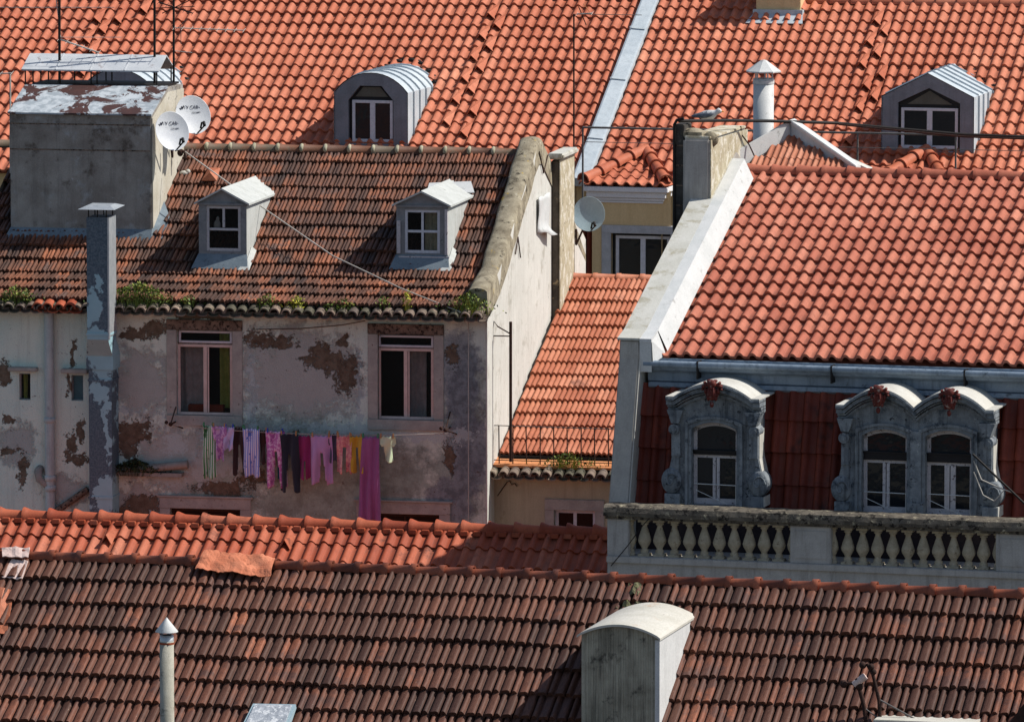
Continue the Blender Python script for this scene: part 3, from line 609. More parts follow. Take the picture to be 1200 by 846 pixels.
mb.add([(bx1 + .22, yc - .1, ROB.z(yc - .1) + .045), (bx1 + .22, yc + .5, ROB.z(yc + .5) + .045), (bx1, yc + .9, ROB.z(yc + .9) + .14), (bx1, yc - .005, zA + .14), (bx1 + .02, yc - .16, zA - .1)], [(0, 1, 2, 3, 4)])
mb.build('lead_flashing', M['lead_blue'], ch, solid=.02)
# dormers of the old roof --------------------------------------------
def old_dormer(pxl, pxr, py_eave_l, py_apex, py_base, px_apex, win, muntin, mats, curt, lbl):
    base = ROB.at((pxl + pxr) / 2, py_base); yd = base.y
    x0, x1 = OB.on(pxl, 275, y=yd).x, OB.on(pxr, 275, y=yd).x; ze = OB.on((pxl + pxr) / 2, py_eave_l + .6, y=yd).z
    za = OB.on(px_apex, py_apex, y=yd).z; xa = (x0 + x1) / 2; wr = OB.rect(*win, y=yd); zb = base.z - .3
    ya = ROB.y(za) + .1; m = MB(); m.wall(x0, x1, zb, ze, [wr], yd, .08); m.add([(x0, yd, ze), (x1, yd, ze), (xa, yd, za)], [(0, 1, 2)])
    body = m.build('dormer', M['dorm_grey'], ob); body['label'] = lbl
    m = MB(); m.quad((x1 + .002, yd - .004, zb), (x1 + .002, ya, zb), (x1 + .002, ya, ze), (x1 + .002, yd - .004, ze)); m.quad((x0, ya, zb), (x0, yd, zb), (x0, yd, ze), (x0, ya, ze)); m.build('cheek', M['dorm_white'], body)
    ov = .07; m = MB(); t = .035
    for sx, xe in ((-1, x0 - ov), (1, x1 + ov)):
        zz = ze - (za - ze) * ov / (xa - x0)
        P = [(xe, yd - .09, zz), (xa, yd - .09, za), (xa, ya, za), (xe, ya, zz)]
        top_ = [(a, b, c + t) for a, b, c in P]
        m.add(P + top_, [(0, 1, 2, 3), (4, 5, 6, 7), (0, 4, 5, 1), (3, 2, 6, 7), (0, 3, 7, 4)])
    m.build('dormer_roof', M['dorm_white'], body)
    m = MB(); m.box(x0 - .01, x1 + .01, yd - .035, yd + .01, ze - .045, ze - .01); m.build('string_moulding', M['dorm_grey'], body)
    # skirt
    m = MB(); f0, f1 = yd - .2, yd - .004; zs0, zs1 = ROB.z(f0) + .055, ROB.z(yd) + .2
    m.add([(x0 - .1, f0, zs0), (x1 + .06, f0, zs0), (x1 + .008, f1, zs1), (x0 - .008, f1, zs1)], [(0, 1, 2, 3)]); m.build('lead_skirt', M['lead_blue'], body, solid=.02)
    m = MB(); m.add([(x1 - .12, f0 - .04, zs0 - .01), (x1 + .1, f0 - .04, zs0 - .01), (x1 + .1, yd + .35, ROB.z(yd + .35) + .06), (x1 + .01, yd + .35, ROB.z(yd + .35) + .14), (x1 + .01, f1, zs1 - .08)], [(0, 1, 2, 3, 4)]); m.build('apron', M['dorm_white'], body, solid=.015)
    vs, hs = muntin; f = frame_mb(*wr, yd + .02, .052, .045, (), [wr[2] + (wr[3] - wr[2]) * h for h in hs], .045)
    for u, z0_, z1_ in vs: xx = wr[0] + (wr[1] - wr[0]) * u; f.box(xx - .022, xx + .022, yd + .024, yd + .06, wr[2] + (wr[3] - wr[2]) * z0_ + .02, wr[2] + (wr[3] - wr[2]) * z1_ - .02)
    f.build('window_frame', mats, body, bevel=.004)
    m = MB(); m.box(wr[0] + .04, wr[1] - .04, yd + .05, yd + .056, wr[2] + .04, wr[3] - .04); m.build('pane', M['glass_see'], body)
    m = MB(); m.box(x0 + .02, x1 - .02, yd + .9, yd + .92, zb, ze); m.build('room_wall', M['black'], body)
    if curt: curtain(wr[0] + (wr[1] - wr[0]) * curt[0], wr[0] + (wr[1] - wr[0]) * curt[1], wr[2], wr[3], yd + .12, M['cream_curtain'], body, k=55)
    return body, wr, yd
d1, wr1, yd1 = old_dormer(233, 289, 237, 222.5, 311, 261, (241.5, 241.5, 282, 294.5), ([(.5, .5, 1)], [.48]), M['worn_frame'], None, 'dormer with flaking three-pane window and white rag inside')
d2, wr2, yd2 = old_dormer(464.5, 525, 239.5, 225.5, 312, 491, (474, 246, 515.5, 297), ([(.5, 0, 1)], [.5]), M['lilac_frame'], (.55, .97), 'dormer with four-pane window and cream curtain')
mb = MB(); mb.blob((wr1[0] + .19, yd1 + .08, wr1[2] + (wr1[3] - wr1[2]) * .57), (.07, .02, .1), 7, 5); mb.blob((wr1[0] + .2, yd1 + .08, wr1[2] + (wr1[3] - wr1[2]) * .70), (.035, .02, .05), 7, 5); mb.build('rag', M['vault_white'], d1)
mb = MB(); mb.box(wr2[0] - .13, wr2[0] - .07, yd2 - .06, yd2 - .005, wr2[2], wr2[3] - .2); mb.box(wr2[1] + .1, wr2[1] + .15, yd2 - .06, yd2 - .005, wr2[2] - .02, wr2[3] + .02); mb.box(wr2[0] - .1, wr2[1] + .18, yd2 - .05, yd2, wr2[2] - .08, wr2[2] - .05); mb.build('worn_shutter_frame', M['worn_frame'], d2)
mb = MB(); q_ = [ROB.at(*p, .13) for p in ((503, 215), (552, 213), (556, 226), (500, 226))]; mb.add(q_, [(3, 2, 1, 0)]); mb.build('rear_flashing', M['flue_white'], d2, solid=.02)
# pillar on the gable wall --------------------------------------------
yp = 6.15; pz = OB.on(650, 190, x=xR + .02).z if False else OB.on(650, 188, y=yp).z
px0 = xR; px1 = OB.on(655, 260, y=yp).x
mb = MB(); mb.box(px0, px1, yp, yp + 1.45, 6, pz); pl = mb.build('chimney_pillar', M['pillar'], ob, bevel=.02); pl['label'] = 'rough masonry chimney on the gable wall under a white slab'
mb = MB(); mb.box(px1 + .002, px1 + .025, yp + .0, yp + 1.45, 6, pz - .0); mb.build('lit_flaking_flank', M['pillar_lit'], pl, bevel=.005)  # flaking side panel, its colour lightened as if sunlit
mb = MB(); mb.box(px0 - .07, px1 + .1, yp - .1, yp + 1.5, pz + .02, pz + .13); mb.build('slab', M['white_lichen'], pl, bevel=.03)
# torn white sheet on the gable
mb = MB(); q = [OB.on(px, py, x=xR + .03) for px, py in ((630, 232), (643, 226), (643, 276), (630, 272))]
def sheet(pts, push, nx=6, nz=8):
    vs = []
    for j in range(nz + 1):
        for i in range(nx + 1):
            u, v = i / nx, j / nz; p = (pts[0] * (1 - u) + pts[1] * u) * (1 - v) + (pts[3] * (1 - u) + pts[2] * u) * v
            vs.append(p + Vector((push * (.5 + .5 * math.sin(u * 7 + v * 5)) + (.16 * max(0, v - .8) * 5 * u), 0, .02 * math.sin(u * 9 + v * 11))))
    return vs, [(j * (nx + 1) + i, j * (nx + 1) + i + 1, (j + 1) * (nx + 1) + i + 1, (j + 1) * (nx + 1) + i) for j in range(nz) for i in range(nx)]
mb.add(*sheet([q[0], q[1], q[2], q[3]], .03), True); mb.build('torn_lining_sheet', M['flue_white'], ob, solid=.01)
# cracks / broken plaster hooks in the gable: small iron straps
for i, (a, b, c) in enumerate((((604, 298), (607, 278), (610, 302)), ((632, 178), (637, 203), (642, 182)))):
    P = [OB.on(*p, x=xR + .03) for p in (a, b, c)]; mb = MB(); mb.tube(P, .012, 6); mb.build('iron_strap', M['rust_iron'], ob)
# ================================================================== MIDDLE HOUSE
MHf = Frame((574, 555), 121.9, (716, 558.8))
mh = MHf.root('middle_house', 'small narrow house with salmon tiled roof squeezed between old house and white parapet', 'house')
e0 = (.42, zp(MHf, 645, 533, .42)); e1 = (6.9, zp(MHf, 715, 327, 6.9)); RMH = Roof(MHf, [e0, e1])
mx0 = MHf.on(573, 560, y=0).x; mx1 = MHf.on(740, 560, y=0).x
ztop = MHf.on(645, 555, y=-.1).z
wl = MHf.rect(649.5, 598, 697.5, 690); mb = MB(); mb.wall(mx0, mx1 + 1.5, 0, ztop + .1, [wl], 0, .2)
mb.quad((mx1 + 1.5, 0, 0), (mx1 + 1.5, 8, 0), (mx1 + 1.5, 8, ztop), (mx1 + 1.5, 0, ztop)); mb.quad((mx1 + 1.5, 9, 0), (mx0, 9, 0), (mx0, 9, e1[1] - .5), (mx1 + 1.5, 9, e1[1] - .5))
mb.build('wall', M['beige'], mh)
rm = tiles('roof', RMH.pts, mx0 + .1, mx1 + 1.6, .2, 14, TWIN, M['tile_mid'], mh, lift=.052, jit=1.1, seed=21)
caps('ridge_tiles', (MHf.on(669, 322, y=6.9).x, 6.95, e1[1] + .0), (mx1 + 1.6, 6.95, e1[1] + .0), .10, .44, M['tile_mid'], rm, flare=.0, collar=.012, seed=9)
mb = MB(); mb.quad((mx0 - .3, 6.9, e1[1]), (mx1 + 1.6, 6.9, e1[1]), (mx1 + 1.6, 9.05, e1[1] - .8), (mx0 - .3, 9.05, e1[1] - .8)); mb.build('rear_slope', M['tile_mid'], mh)
mb = MB(); mb.box(mx0 + .12, mx1 + 1.4, .24, .40, e0[1] - .14, e0[1] - .015); mb.build('gutter', M['black'], rm, bevel=.03)
lz = MHf.on(645, 545, y=-.1).z
mb = MB(); mb.xprism([(-.12, lz - .06), (-.12, lz - .02), (.42, lz + .09), (.42, lz - .06)], mx0, mx1 + 1.4); mb.build('ledge', M['orange_coping'], mh)
canal('eave_tiles', mx0 + .12, mx1, .2, -.38, MHf.on(645, 559, y=-.38).z, M['canal'], mh, r=.09, ln=.4, slope=.25, seed=8)
s = surround(MHf, mh, *wl, .17, .2, .1, M['stone'], M['stone'], sill=False); s.name = 'window'
frame_mb(wl[0], wl[1], wl[2], wl[3], .09, .06, .05, [MHf.on(674, 605, y=.1).x], (), .06).build('window_frame', M['white_frame'], s)
mb = MB(); mb.box(wl[0], wl[1], .12, .126, wl[2], wl[3]); mb.build('pane', M['glass_low'], s)
# railing on the ledge
rt = MHf.thing('railing', (0, 0, 0), 'thin iron balcony railing along the ochre ledge below the salmon roof', 'railing')
zr0, zr1 = lz + .0, MHf.on(645, 500, y=-.02).z
mb = MB(); xs0 = MHf.on(575, 520, y=-.02).x; xs1 = mx1 + .2
mb.tube([(xs0, -.02, zr1), (xs1, -.02, zr1 - .02)], .009, 6); mb.build('top_rail', M['grey_iron'], rt)
mb = MB(); mb.tube([(xs0, -.02, zr0 + .06), (xs1, -.02, zr0 + .05)], .009, 6); mb.build('bottom_rail', M['rust_iron'], rt)
for px in (575, 585, 601, 617, 633, 649, 665, 681, 697, 713):
    xx = MHf.on(px, 520, y=-.02).x; mb = MB(); lean = random.uniform(-.01, .01); mb.tube([(xx, -.02, zr0 - .02), (xx + lean, -.02, zr1)], .011, 6); mb.build('baluster', M['rust_iron'], rt)
# tall pole with bracket
xx = MHf.on(598.4, 450, y=-.06).x; zt_, zb_ = MHf.on(598, 377, y=-.06).z, MHf.on(598, 541, y=-.06).z
pt = MHf.thing('antenna_mast', (xx, -.06, zb_), 'tall rusty iron mast with side bracket rising from the ochre ledge', 'mast')
mb = MB(); mb.tube([(0, 0, 0), (0, 0, zt_ - zb_)], .028, 8); mb.build('pole', M['rust_iron'], pt)
za = MHf.on(598, 394, y=-.06).z - zb_; zc = MHf.on(598, 377, y=-.06).z - zb_; ax = MHf.on(575, 394, y=-.06).x - xx
mb = MB(); mb.tube([(0, 0, za), (ax, 0, za)], .012, 6); mb.tube([(ax + .02, 0, za), (ax + .06, 0, zc + .0), (ax + .13, 0, za + .17), (0, 0, za + .04)], .012, 6); mb.build('bracket', M['rust_iron'], pt)
# bent wire lying on the wall
P = [MHf.on(*p, y=-.03) for p in ((583, 581), (594, 565), (597, 563), (600, 568), (603, 566), (606, 570))]; c_ = P[0].copy(); mb = MB(); mb.tube([p - c_ for p in P], .009, 5)
MHf.put(mb.build('bent_wire', M['rust_iron']), c_, 'bent rusty wire hooked on the beige wall under the ledge', 'wire')
# ================================================================== FAR HOUSES
FF = Frame((0, -12), 147.0, (1200, 6.5))
ZR = FF.z0; yE = -6.1
zE = FF.on(700, 216, y=yE).z
RF = Roof(FF, [(yE, zE), (0, ZR)])
xs = FF.on(735, 0, y=0).x; x_l = FF.on(-70, 100, y=-3).x; x_r = FF.on(1270, 100, y=-3).x
fh1 = FF.root('far_house', 'long house behind with orange tiled roof and arched zinc dormers, left of the metal strip', 'house')
fh2 = FF.root('far_house', 'long orange-roofed house behind with peaked zinc dormer and ochre bay, right of metal strip', 'house')
w_ = .232
def at_u(px, py): P = RF.at(px, py); return P
xcut = RF.at(672, 215).x                      # left border of the metal strip
xcut2 = RF.at(692, 215).x
XA = xcut - math.ceil((xcut - x_l) / w_) * w_; XB = xcut2 + .02
NR = 17
t1 = tiles('roof', RF.pts, XA, xcut - .02, w_, NR, ROLL, M['tile_far'], fh1, lift=.054, seed=31, jit=1.0, slip=.004)
t2 = tiles('roof', RF.pts, XB, x_r, w_, NR, ROLL, M['tile_far'], fh2, lift=.054, seed=32, jit=1.0, slip=.004)
caps('ridge_tiles', (XA, .03, ZR + .0), (xcut - .02, .03, ZR), .13, .45, M['tile_far'], t1, flare=.02, seed=1)
caps('ridge_tiles', (XB + .05, .03, ZR + .0), (x_r, .03, ZR), .13, .45, M['tile_far'], t2, flare=.02, seed=2)
for par, a, b in ((fh1, XA, xcut), (fh2, xcut2 - .4, x_r)):
    m = MB(); m.quad((a, yE + .3, 0), (b, yE + .3, 0), (b, yE + .3, zE - .05), (a, yE + .3, zE - .05)); m.quad((b, 6, 0), (a, 6, 0), (a, 6, zE), (b, 6, zE))
    m.add([(a, yE + .3, 0), (a, 6, 0), (a, 6, zE), (a, 0, ZR - .05), (a, yE + .3, zE - .05)], [(0, 4, 3, 2, 1)]); m.add([(b, yE + .3, 0), (b, 6, 0), (b, 6, zE), (b, 0, ZR - .05), (b, yE + .3, zE - .05)], [(0, 1, 2, 3, 4)])
    m.build('wall', M['tan'], par)
    m = MB(); m.quad((a, 0, ZR), (b, 0, ZR), (b, 6.3, zE), (a, 6.3, zE)); m.build('rear_slope', M['tile_far'], par)
# metal strip between the two roofs
d_ = Vector((0, 0 - yE, ZR - zE)).normalized(); nn = (-d_.z, d_.y)
m = MB(); a, b = xcut - .0, xcut2 - .0
m.add([(x, y + nn[0] * h, z + nn[1] * h) for x, h in ((a, -.02), (a, .17), (a + .04, .185), (b - .04, .16), (b, .15), (b, -.02)) for y, z in ((yE - .05, zE - .03), (.1, ZR + .02))],
      [(2 * i, 2 * i + 2, 2 * i + 3, 2 * i + 1) for i in range(5)] + [(0, 2, 4, 6, 8, 10)])
for f in (.2, .52, .8):
    y, z = yE * (1 - f), zE + (ZR - zE) * f; m.add([(x, y + q + nn[0] * h, z + q * .55 + nn[1] * h) for q in (0, .05) for x, h in ((a, .185), (a + .04, .2), (b - .04, .175), (b, .165))], [(i, i + 1, i + 5, i + 4) for i in range(3)])
m.build('metal_strip', M['zinc'], fh2)
# vent tiles
def vents(par, roof, x0, pts):
    for px, py in pts:
        P = RF.at(px, py, .05); j = round((P.x - x0) / w_ - .45); x = x0 + (j + .5) * w_
        g = math.hypot(-yE, ZR - zE) / NR; s = (P.y - yE) / d_.y; i = round(s / g); s = i * g; m = MB(); m.r = random.random()
        def Q(dx, ds, h): return (x + dx, yE + d_.y * (s + ds) + nn[0] * h, zE + d_.z * (s + ds) + nn[1] * h)
        v = [Q(-.11, -.10, .05), Q(.11, -.10, .05), Q(.0, -.10, .20), Q(-.10, .42, .06), Q(.10, .42, .06), Q(.0, .38, .075), Q(-.07, -.10, .06), Q(.07, -.10, .06), Q(0, -.10, .16)]
        v = [(x + (p[0] - x) * .9, p[1], p[2]) for p in v]; m.add(v, [(0, 2, 5, 3), (2, 1, 4, 5)]); v2 = [Q(-.12, -.13, .045), Q(0, -.15, .215), Q(.12, -.13, .045), Q(-.11, -.10, .05), Q(0, -.10, .2), Q(.11, -.1, .05)]
        m.add(v2, [(0, 1, 4, 3), (1, 2, 5, 4)]); m.build('vent_tile', M['tile_far'], roof, solid=.012)
z2 = [(1095, 75), (1125, 125), (1050, 175), (1085, 225), (1015, 275), (1045, 325), (975, 375), (1015, 430), (940, 485), (985, 540), (910, 590), (950, 645)]
vents(fh1, t1, XA, [(300 + a / 4, b / 4) for a, b in z2])
vents(fh1, t1, XA, [(a / 4, b / 4) for a, b in [(655, 40), (560, 80), (475, 85), (505, 135), (430, 185), (450, 225), (365, 350)]])
z4 = [(520, 95), (560, 150), (485, 195), (525, 250), (455, 305), (510, 365), (435, 415), (475, 475), (400, 530), (375, 640)]
vents(fh2, t2, XB, [(900 + a / 4, b / 4) for a, b in z4])
# zinc dormers
def zinc_dormer(par, off, kind):
    ox, oy = off
    if kind == 'arch':
        xl_, xr_, base, sh, apx, apy = 392.5, 477.5, 172, 109, 437, 86; win = (408, 118, 461, 168.5); fr_ = (412, 118, 459.5, 167); brk = (475, 66)
    else:
        xl_, xr_, base, sh, apx, apy = 1034, 1141, 180, 114, 1087.5, 86.5; win = (1052, 121, 1125, 177); fr_ = (1055.5, 127, 1122, 174.5); brk = (1112.5, 75)
    P = RF.at((xl_ + xr_) / 2 + ox, base + oy); yd = P.y; q = lambda x, y: FF.on(x + ox, y + oy, y=yd)
    x0, x1 = q(xl_, 120).x, q(xr_, 120).x; zs = q((xl_ + xr_) / 2, sh).z; za = q((xl_ + xr_) / 2, apy).z; zb = P.z - .1; xc = (x0 + x1) / 2
    if kind == 'arch': outer = [(x0, zs)] + [(xc + (x1 - x0) / 2 * math.sin(math.radians(a)) / math.sin(math.radians(50)), zs + (za - zs) * (math.cos(math.radians(a)) - math.cos(math.radians(50))) / (1 - math.cos(math.radians(50)))) for a in range(-42, 43, 7)] + [(x1, zs)]
    else: outer = [(x0, zs), (xc, za), (x1, zs)]
    wx0, wx1 = q(win[0], 140).x, q(win[2], 140).x; wz0, wz1 = q((win[0] + win[2]) / 2, win[3]).z, q((win[0] + win[2]) / 2, win[1]).z
    wa = q((win[0] + win[2]) / 2, 101 if kind == 'arch' else 103.5).z; cx_ = (wx1 - wx0) * .26 if kind == 'arch' else 0
    wc = (wx0 + wx1) / 2; inner = [(wx0, wz1), (wc - (wx1 - wx0) / 2 + cx_, wa), (wc + (wx1 - wx0) / 2 - cx_, wa), (wx1, wz1)] if cx_ else [(wx0, wz1), (wc, wa), (wx1, wz1)]
    # front plate: bridge between outer outline and opening
    def at(poly, x):
        for (a, b), (c, d) in zip(poly, poly[1:]):
            if a <= x <= c: return b + (d - b) * (x - a) / (c - a) if c > a else b
        return poly[-1][1]
    xsamp = sorted({x0, x1, wx0, wx1} | {p[0] for p in outer} | {p[0] for p in inner}); m = MB()
    for a, b in zip(xsamp, xsamp[1:]):
        mid = (a + b) / 2
        if wx0 < mid < wx1: m.quad((a, yd, at(inner, a)), (b, yd, at(inner, b)), (b, yd, at(outer, b)), (a, yd, at(outer, a))); m.quad((a, yd, zb - .4), (b, yd, zb - .4), (b, yd, wz0), (a, yd, wz0))
        else: m.quad((a, yd, zb - .4), (b, yd, zb - .4), (b, yd, at(outer, b)), (a, yd, at(outer, a)))
    ring = inner + [(wx1, wz0), (wx0, wz0)]
    for (a, b), (c, d) in zip(ring, ring[1:] + ring[:1]): m.quad((a, yd, b), (c, yd, d), (c, yd + .13, d), (a, yd + .13, b))
    body = m.build('dormer', M['zinc_dark'], par)
    # roof and cheeks
    yb_ = RF.y(za) + .12; m = MB(); o2 = [(x0 - .015, zb - .5)] + [(x + (-.015 if x < xc else .015 if x > xc else 0), z + .012) for x, z in outer] + [(x1 + .015, zb - .5)]
    for (a, b), (c, d) in zip(o2, o2[1:]): m.quad((a, yd - .02, b), (c, yd - .02, d), (c, yb_, d), (a, yb_, b), False)
    for k in range(1, 6):
        yy = yd + (yb_ - yd) * k / 6 - .1
        for (a, b), (c, d) in zip(o2, o2[1:]):
            L_ = math.hypot(c - a, d - b); nx, nz = -(d - b) / L_ * .035, (c - a) / L_ * .035; m.add([(a, yy, b), (c, yy, d), (c + nx, yy, d + nz), (a + nx, yy, b + nz), (a, yy + .02, b), (c, yy + .02, d), (c + nx, yy + .02, d + nz), (a + nx, yy + .02, b + nz)], [(0, 1, 2, 3), (4, 7, 6, 5), (3, 2, 6, 7)])
    m.build('dormer_roof', M['zinc'], body)
    m = MB()                                     # dark ragged tile edge round the back
    for k in range(7):
        for sgn in (-1, 1):
            f = (k + .3) / 7; xx = xc + sgn * (x1 - x0) / 2 * (1 - f) * 1.05; zz = (zs if kind != 'arch' else zs) + (za - zs) * (1 - (abs(xx - xc) / ((x1 - x0) / 2)) ** (2 if kind == 'arch' else 1)) + .05
            yy = RF.y(zz) + .04; m.blob((xx, yy, zz + .03), (.11, .07, .05), 8, 4)
    m.build('cut_tiles', M['black'], body)
    f0, f1, g0, g1 = q(fr_[0], 140).x, q(fr_[2], 140).x, q((fr_[0] + fr_[2]) / 2, fr_[3]).z, q((fr_[0] + fr_[2]) / 2, fr_[1]).z
    frame_mb(f0, f1, g0, g1, yd + .05, .06, .05, [(f0 + f1) / 2], (), .11).build('window_frame', M['lilac_frame'], body, bevel=.004)
    m = MB(); m.box(f0 + .04, f1 - .04, yd + .08, yd + .086, g0 + .04, g1 - .04); m.build('pane', M['glass'], body)
    m = MB(); m.prism([(wx0, g1 + .01), (wx1, g1 + .01), (wx1, wz1)] + inner[::-1][1:] , yd + .10, yd + .11); m.prism([(wx0, wz0), (f0, wz0), (f0, g1), (wx0, g1)], yd + .09, yd + .1); m.prism([(f1, wz0), (wx1, wz0), (wx1, g1), (f1, g1)], yd + .09, yd + .1); m.build('dark_infill', M['black_frame'], body)
    ii = [(wc + (x - wc) * .78, g1 + .06 + (z - g1) * .70) for x, z in inner]; ii[0] = (wc - (wx1 - wx0) * .36, g1 + .07); ii[-1] = (wc + (wx1 - wx0) * .36, g1 + .07)
    m = MB(); m.prism([ii[0], ii[-1]] + ii[::-1][1:-1], yd + .085, yd + .095); m.build('fanlight', rough_mat('fanlight_pane', C(86, 84, 76), C(100, 98, 90), 3, .3, 0), body)
    return body
zinc_dormer(fh1, (0, 0), 'arch')['label'] = 'arched zinc dormer above the old ridge'
zinc_dormer(fh1, (-297, -4), 'arch')['label'] = 'arched zinc dormer half hidden by the chimney canopy'
zinc_dormer(fh2, (0, 0), 'gable')['label'] = 'peaked zinc dormer'
# ochre bays with hipped tile roofs
def bay(pxl, pxr, apx, apy, full):
    yb0 = yE - .75; x0 = FF.on(pxl, 218, y=yb0).x; x1 = x0 + 2.75 if not full else FF.on(pxr, 222, y=yb0).x
    ze = FF.on((694 if full else 1010) + 40, 217 if full else 217, y=yb0).z; ze = zE - .02 if not full else ze
    xc = RF.at(apx, apy).x; x1 = 2 * xc - x0; za = RF.at(apx, apy).z; yA = RF.y(za) - .02
    P = [(yb0 - .12, ze), (yA, za)]; hw = (x1 - x0) / 2
    def clip(x, y): f = (y - P[0][0]) / (yA - P[0][0]); return abs(x - xc) < hw * (1 - f) + .1
    b = MB(); by1 = yE + .5
    wr = FF.rect(716, 274, 786, 340, yb0) if full else (x0 + .8, x1 - .8, ze - 2.6, ze - .9)
    b.wall(x0 + .14, x1 - .1, 0, ze - .1, [wr], yb0, .15); b.quad((x1 - .1, yb0, 0), (x1 - .1, by1, 0), (x1 - .1, by1, ze - .1), (x1 - .1, yb0, ze - .1)); b.quad((x0 + .14, by1, 0), (x0 + .14, yb0, 0), (x0 + .14, yb0, ze - .1), (x0 + .14, by1, ze - .1))
    body = b.build('bay', M['tan'], fh2)
    tiles('bay_roof', P, x0 - .1, x1 + .15, w_, 5, ROLL, M['tile_far'], body, lift=.03, seed=40, clip=clip)
    m = MB(); A, B, T = (x0 - .05, yb0 - .1, ze), (x1 + .05, yb0 - .1, ze), (xc, yA, za)
    A2, B2 = (x0 - .05, yE + .3, ze), (x1 + .05, yE + .3, ze); m.add([A, B, T, A2, B2], [(0, 1, 2), (1, 4, 2), (3, 0, 2)]); m.build('hip_deck', M['tile_far'], body)
    u = Vector((0, 0, 1)); caps('hip_tiles', Vector((x0 - .02, yb0 - .05, ze + .09)), Vector(T) + Vector((0, 0, .10)), .125, .46, M['tile_far'], body, flare=.03, seed=6); caps('hip_tiles', Vector((x1, yb0 - .05, ze + .09)), Vector(T) + Vector((0, 0, .08)), .125, .46, M['tile_far'], body, flare=.03, seed=7)
    m = MB(); z1 = ze - .03
    for k, (h0, h1, pj) in enumerate(((.0, .10, .16), (.10, .22, .10), (.225, .28, .06), (.285, .33, .04))): m.box(x0 + .14 - pj, x1 - .1 + pj, yb0 - pj, yb0 + .5, z1 - h1, z1 - h0)
    m.build('cornice', M['cream'], body, bevel=.01)
    m = MB(); a, bb, c, d = wr; j = .19; m.box(a - j, a, yb0 - .03, yb0 + .1, c, d); m.box(bb, bb + j, yb0 - .03, yb0 + .1, c, d); m.box(a - j, bb + j, yb0 - .034, yb0 + .1, d, d + .16); s = m.build('stone_surround', M['stone_grey'], body, bevel=.006)
    if full: f = FF.rect(720.5, 277, 784, 340, yb0)
    else: f = (a + .08, bb - .08, c, d - .06)
    frame_mb(f[0], f[1], f[2], f[3], yb0 + .08, .06, .05, [(f[0] + f[1]) / 2], (), .1).build('window_frame', M['white_frame'], body)
    m = MB(); m.box(a, bb, yb0 + .135, yb0 + .14, c, d); m.build('pane', M['glass'], body)
    return body
bay(694 - 8, 840, 757, 181, True); bay(1013, 0, 1086, 181, False)
# narrow tiled cheek and white gable piece left of the bay
P0 = FF.on(674, 300, y=yE - .3)
m = MB(); q0, q1 = FF.on(674, 272, y=yE + .2), FF.on(694, 320, y=yE + .2); n = 4
for i in range(3):
    xx = q0.x + (q1.x - q0.x) * (i + .5) / 3; m.tube([(xx, yE + .2, q1.z - 2), (xx, yE + .2, FF.on(684, 268, y=yE + .2).z)], .06, 8)
m.build('tile_hung_strip', M['tile_mansard'], fh2)
m = MB(); yw = -8.2; a = [FF.on(x, y, y=yw) for x, y in ((668, 335), (668, 285), (685, 335))]; m.prism([(a[0].x, a[0].z - 1), (a[2].x, a[0].z - 1), (a[2].x, a[2].z), (a[1].x, a[1].z)], yw, yw + .15)
w0 = FF.W((a[0].x, yw, 0)); o = m.build('garden_wall', M['white'], None, off=(a[0].x, yw, 0)); FF.put(o, (a[0].x, yw, 0), 'small sloping white wall end behind the salmon roof beside the grey dish', 'wall')
# ochre chimney at the top edge
yc_ = .1; cx0, cx1 = FF.on(886, 5, y=-.5).x, FF.on(938, 5, y=-.5).x; zc = FF.on(910, 12, y=-.5).z
m = MB(); m.box(cx0, cx1, -.5, .7, zc - .3, zc + 1.1); m.box(cx0 - .06, cx1 + .06, -.56, .76, zc + 1.1, zc + 1.2); cc = m.build('chimney', M['tan'], fh2, bevel=.01)
m = MB(); m.box(cx0 - .05, cx1 + .05, -.55, .75, zc - .35, zc + .0); m.add([(cx0 - .15, -.85, RF.z(-.85) + .06), (cx1 + .12, -.85, RF.z(-.85) + .06), (cx1 + .06, -.55, zc - .1), (cx0 - .06, -.55, zc - .1)], [(0, 1, 2, 3)]); m.build('flashing', M['zinc'], cc, solid=.02)
# guard rail in front of the far eaves
gx0 = FF.on(683, 170, y=yE - 1.1); zr_ = FF.on(683, 149.5, y=yE - 1.1).z; gr = FF.thing('guard_rail', (gx0.x, yE - 1.1, zE), 'thin grey pipe guard rail crossing in front of the far tiled roof', 'railing')
gx1 = x_r - gx0.x; h = zr_ - zE; pxpost = [683, 795, 905, 1005, 1120, 1235]
m = MB(); m.tube([(0, 0, h), (gx1, 0, h - .0)], .022, 8); m.build('top_rail', M['grey_iron'], gr)
m = MB(); m.tube([(0, 0, h - .29), (gx1, 0, h - .29)], .008, 6); m.build('lower_wire', M['grey_iron'], gr)
for px in pxpost:
    xx = FF.on(px, 170, y=yE - 1.1).x - gx0.x; m = MB(); m.tube([(xx, 0, -.2), (xx, 0, h)], .02, 8); m.build('post', M['grey_iron'], gr)
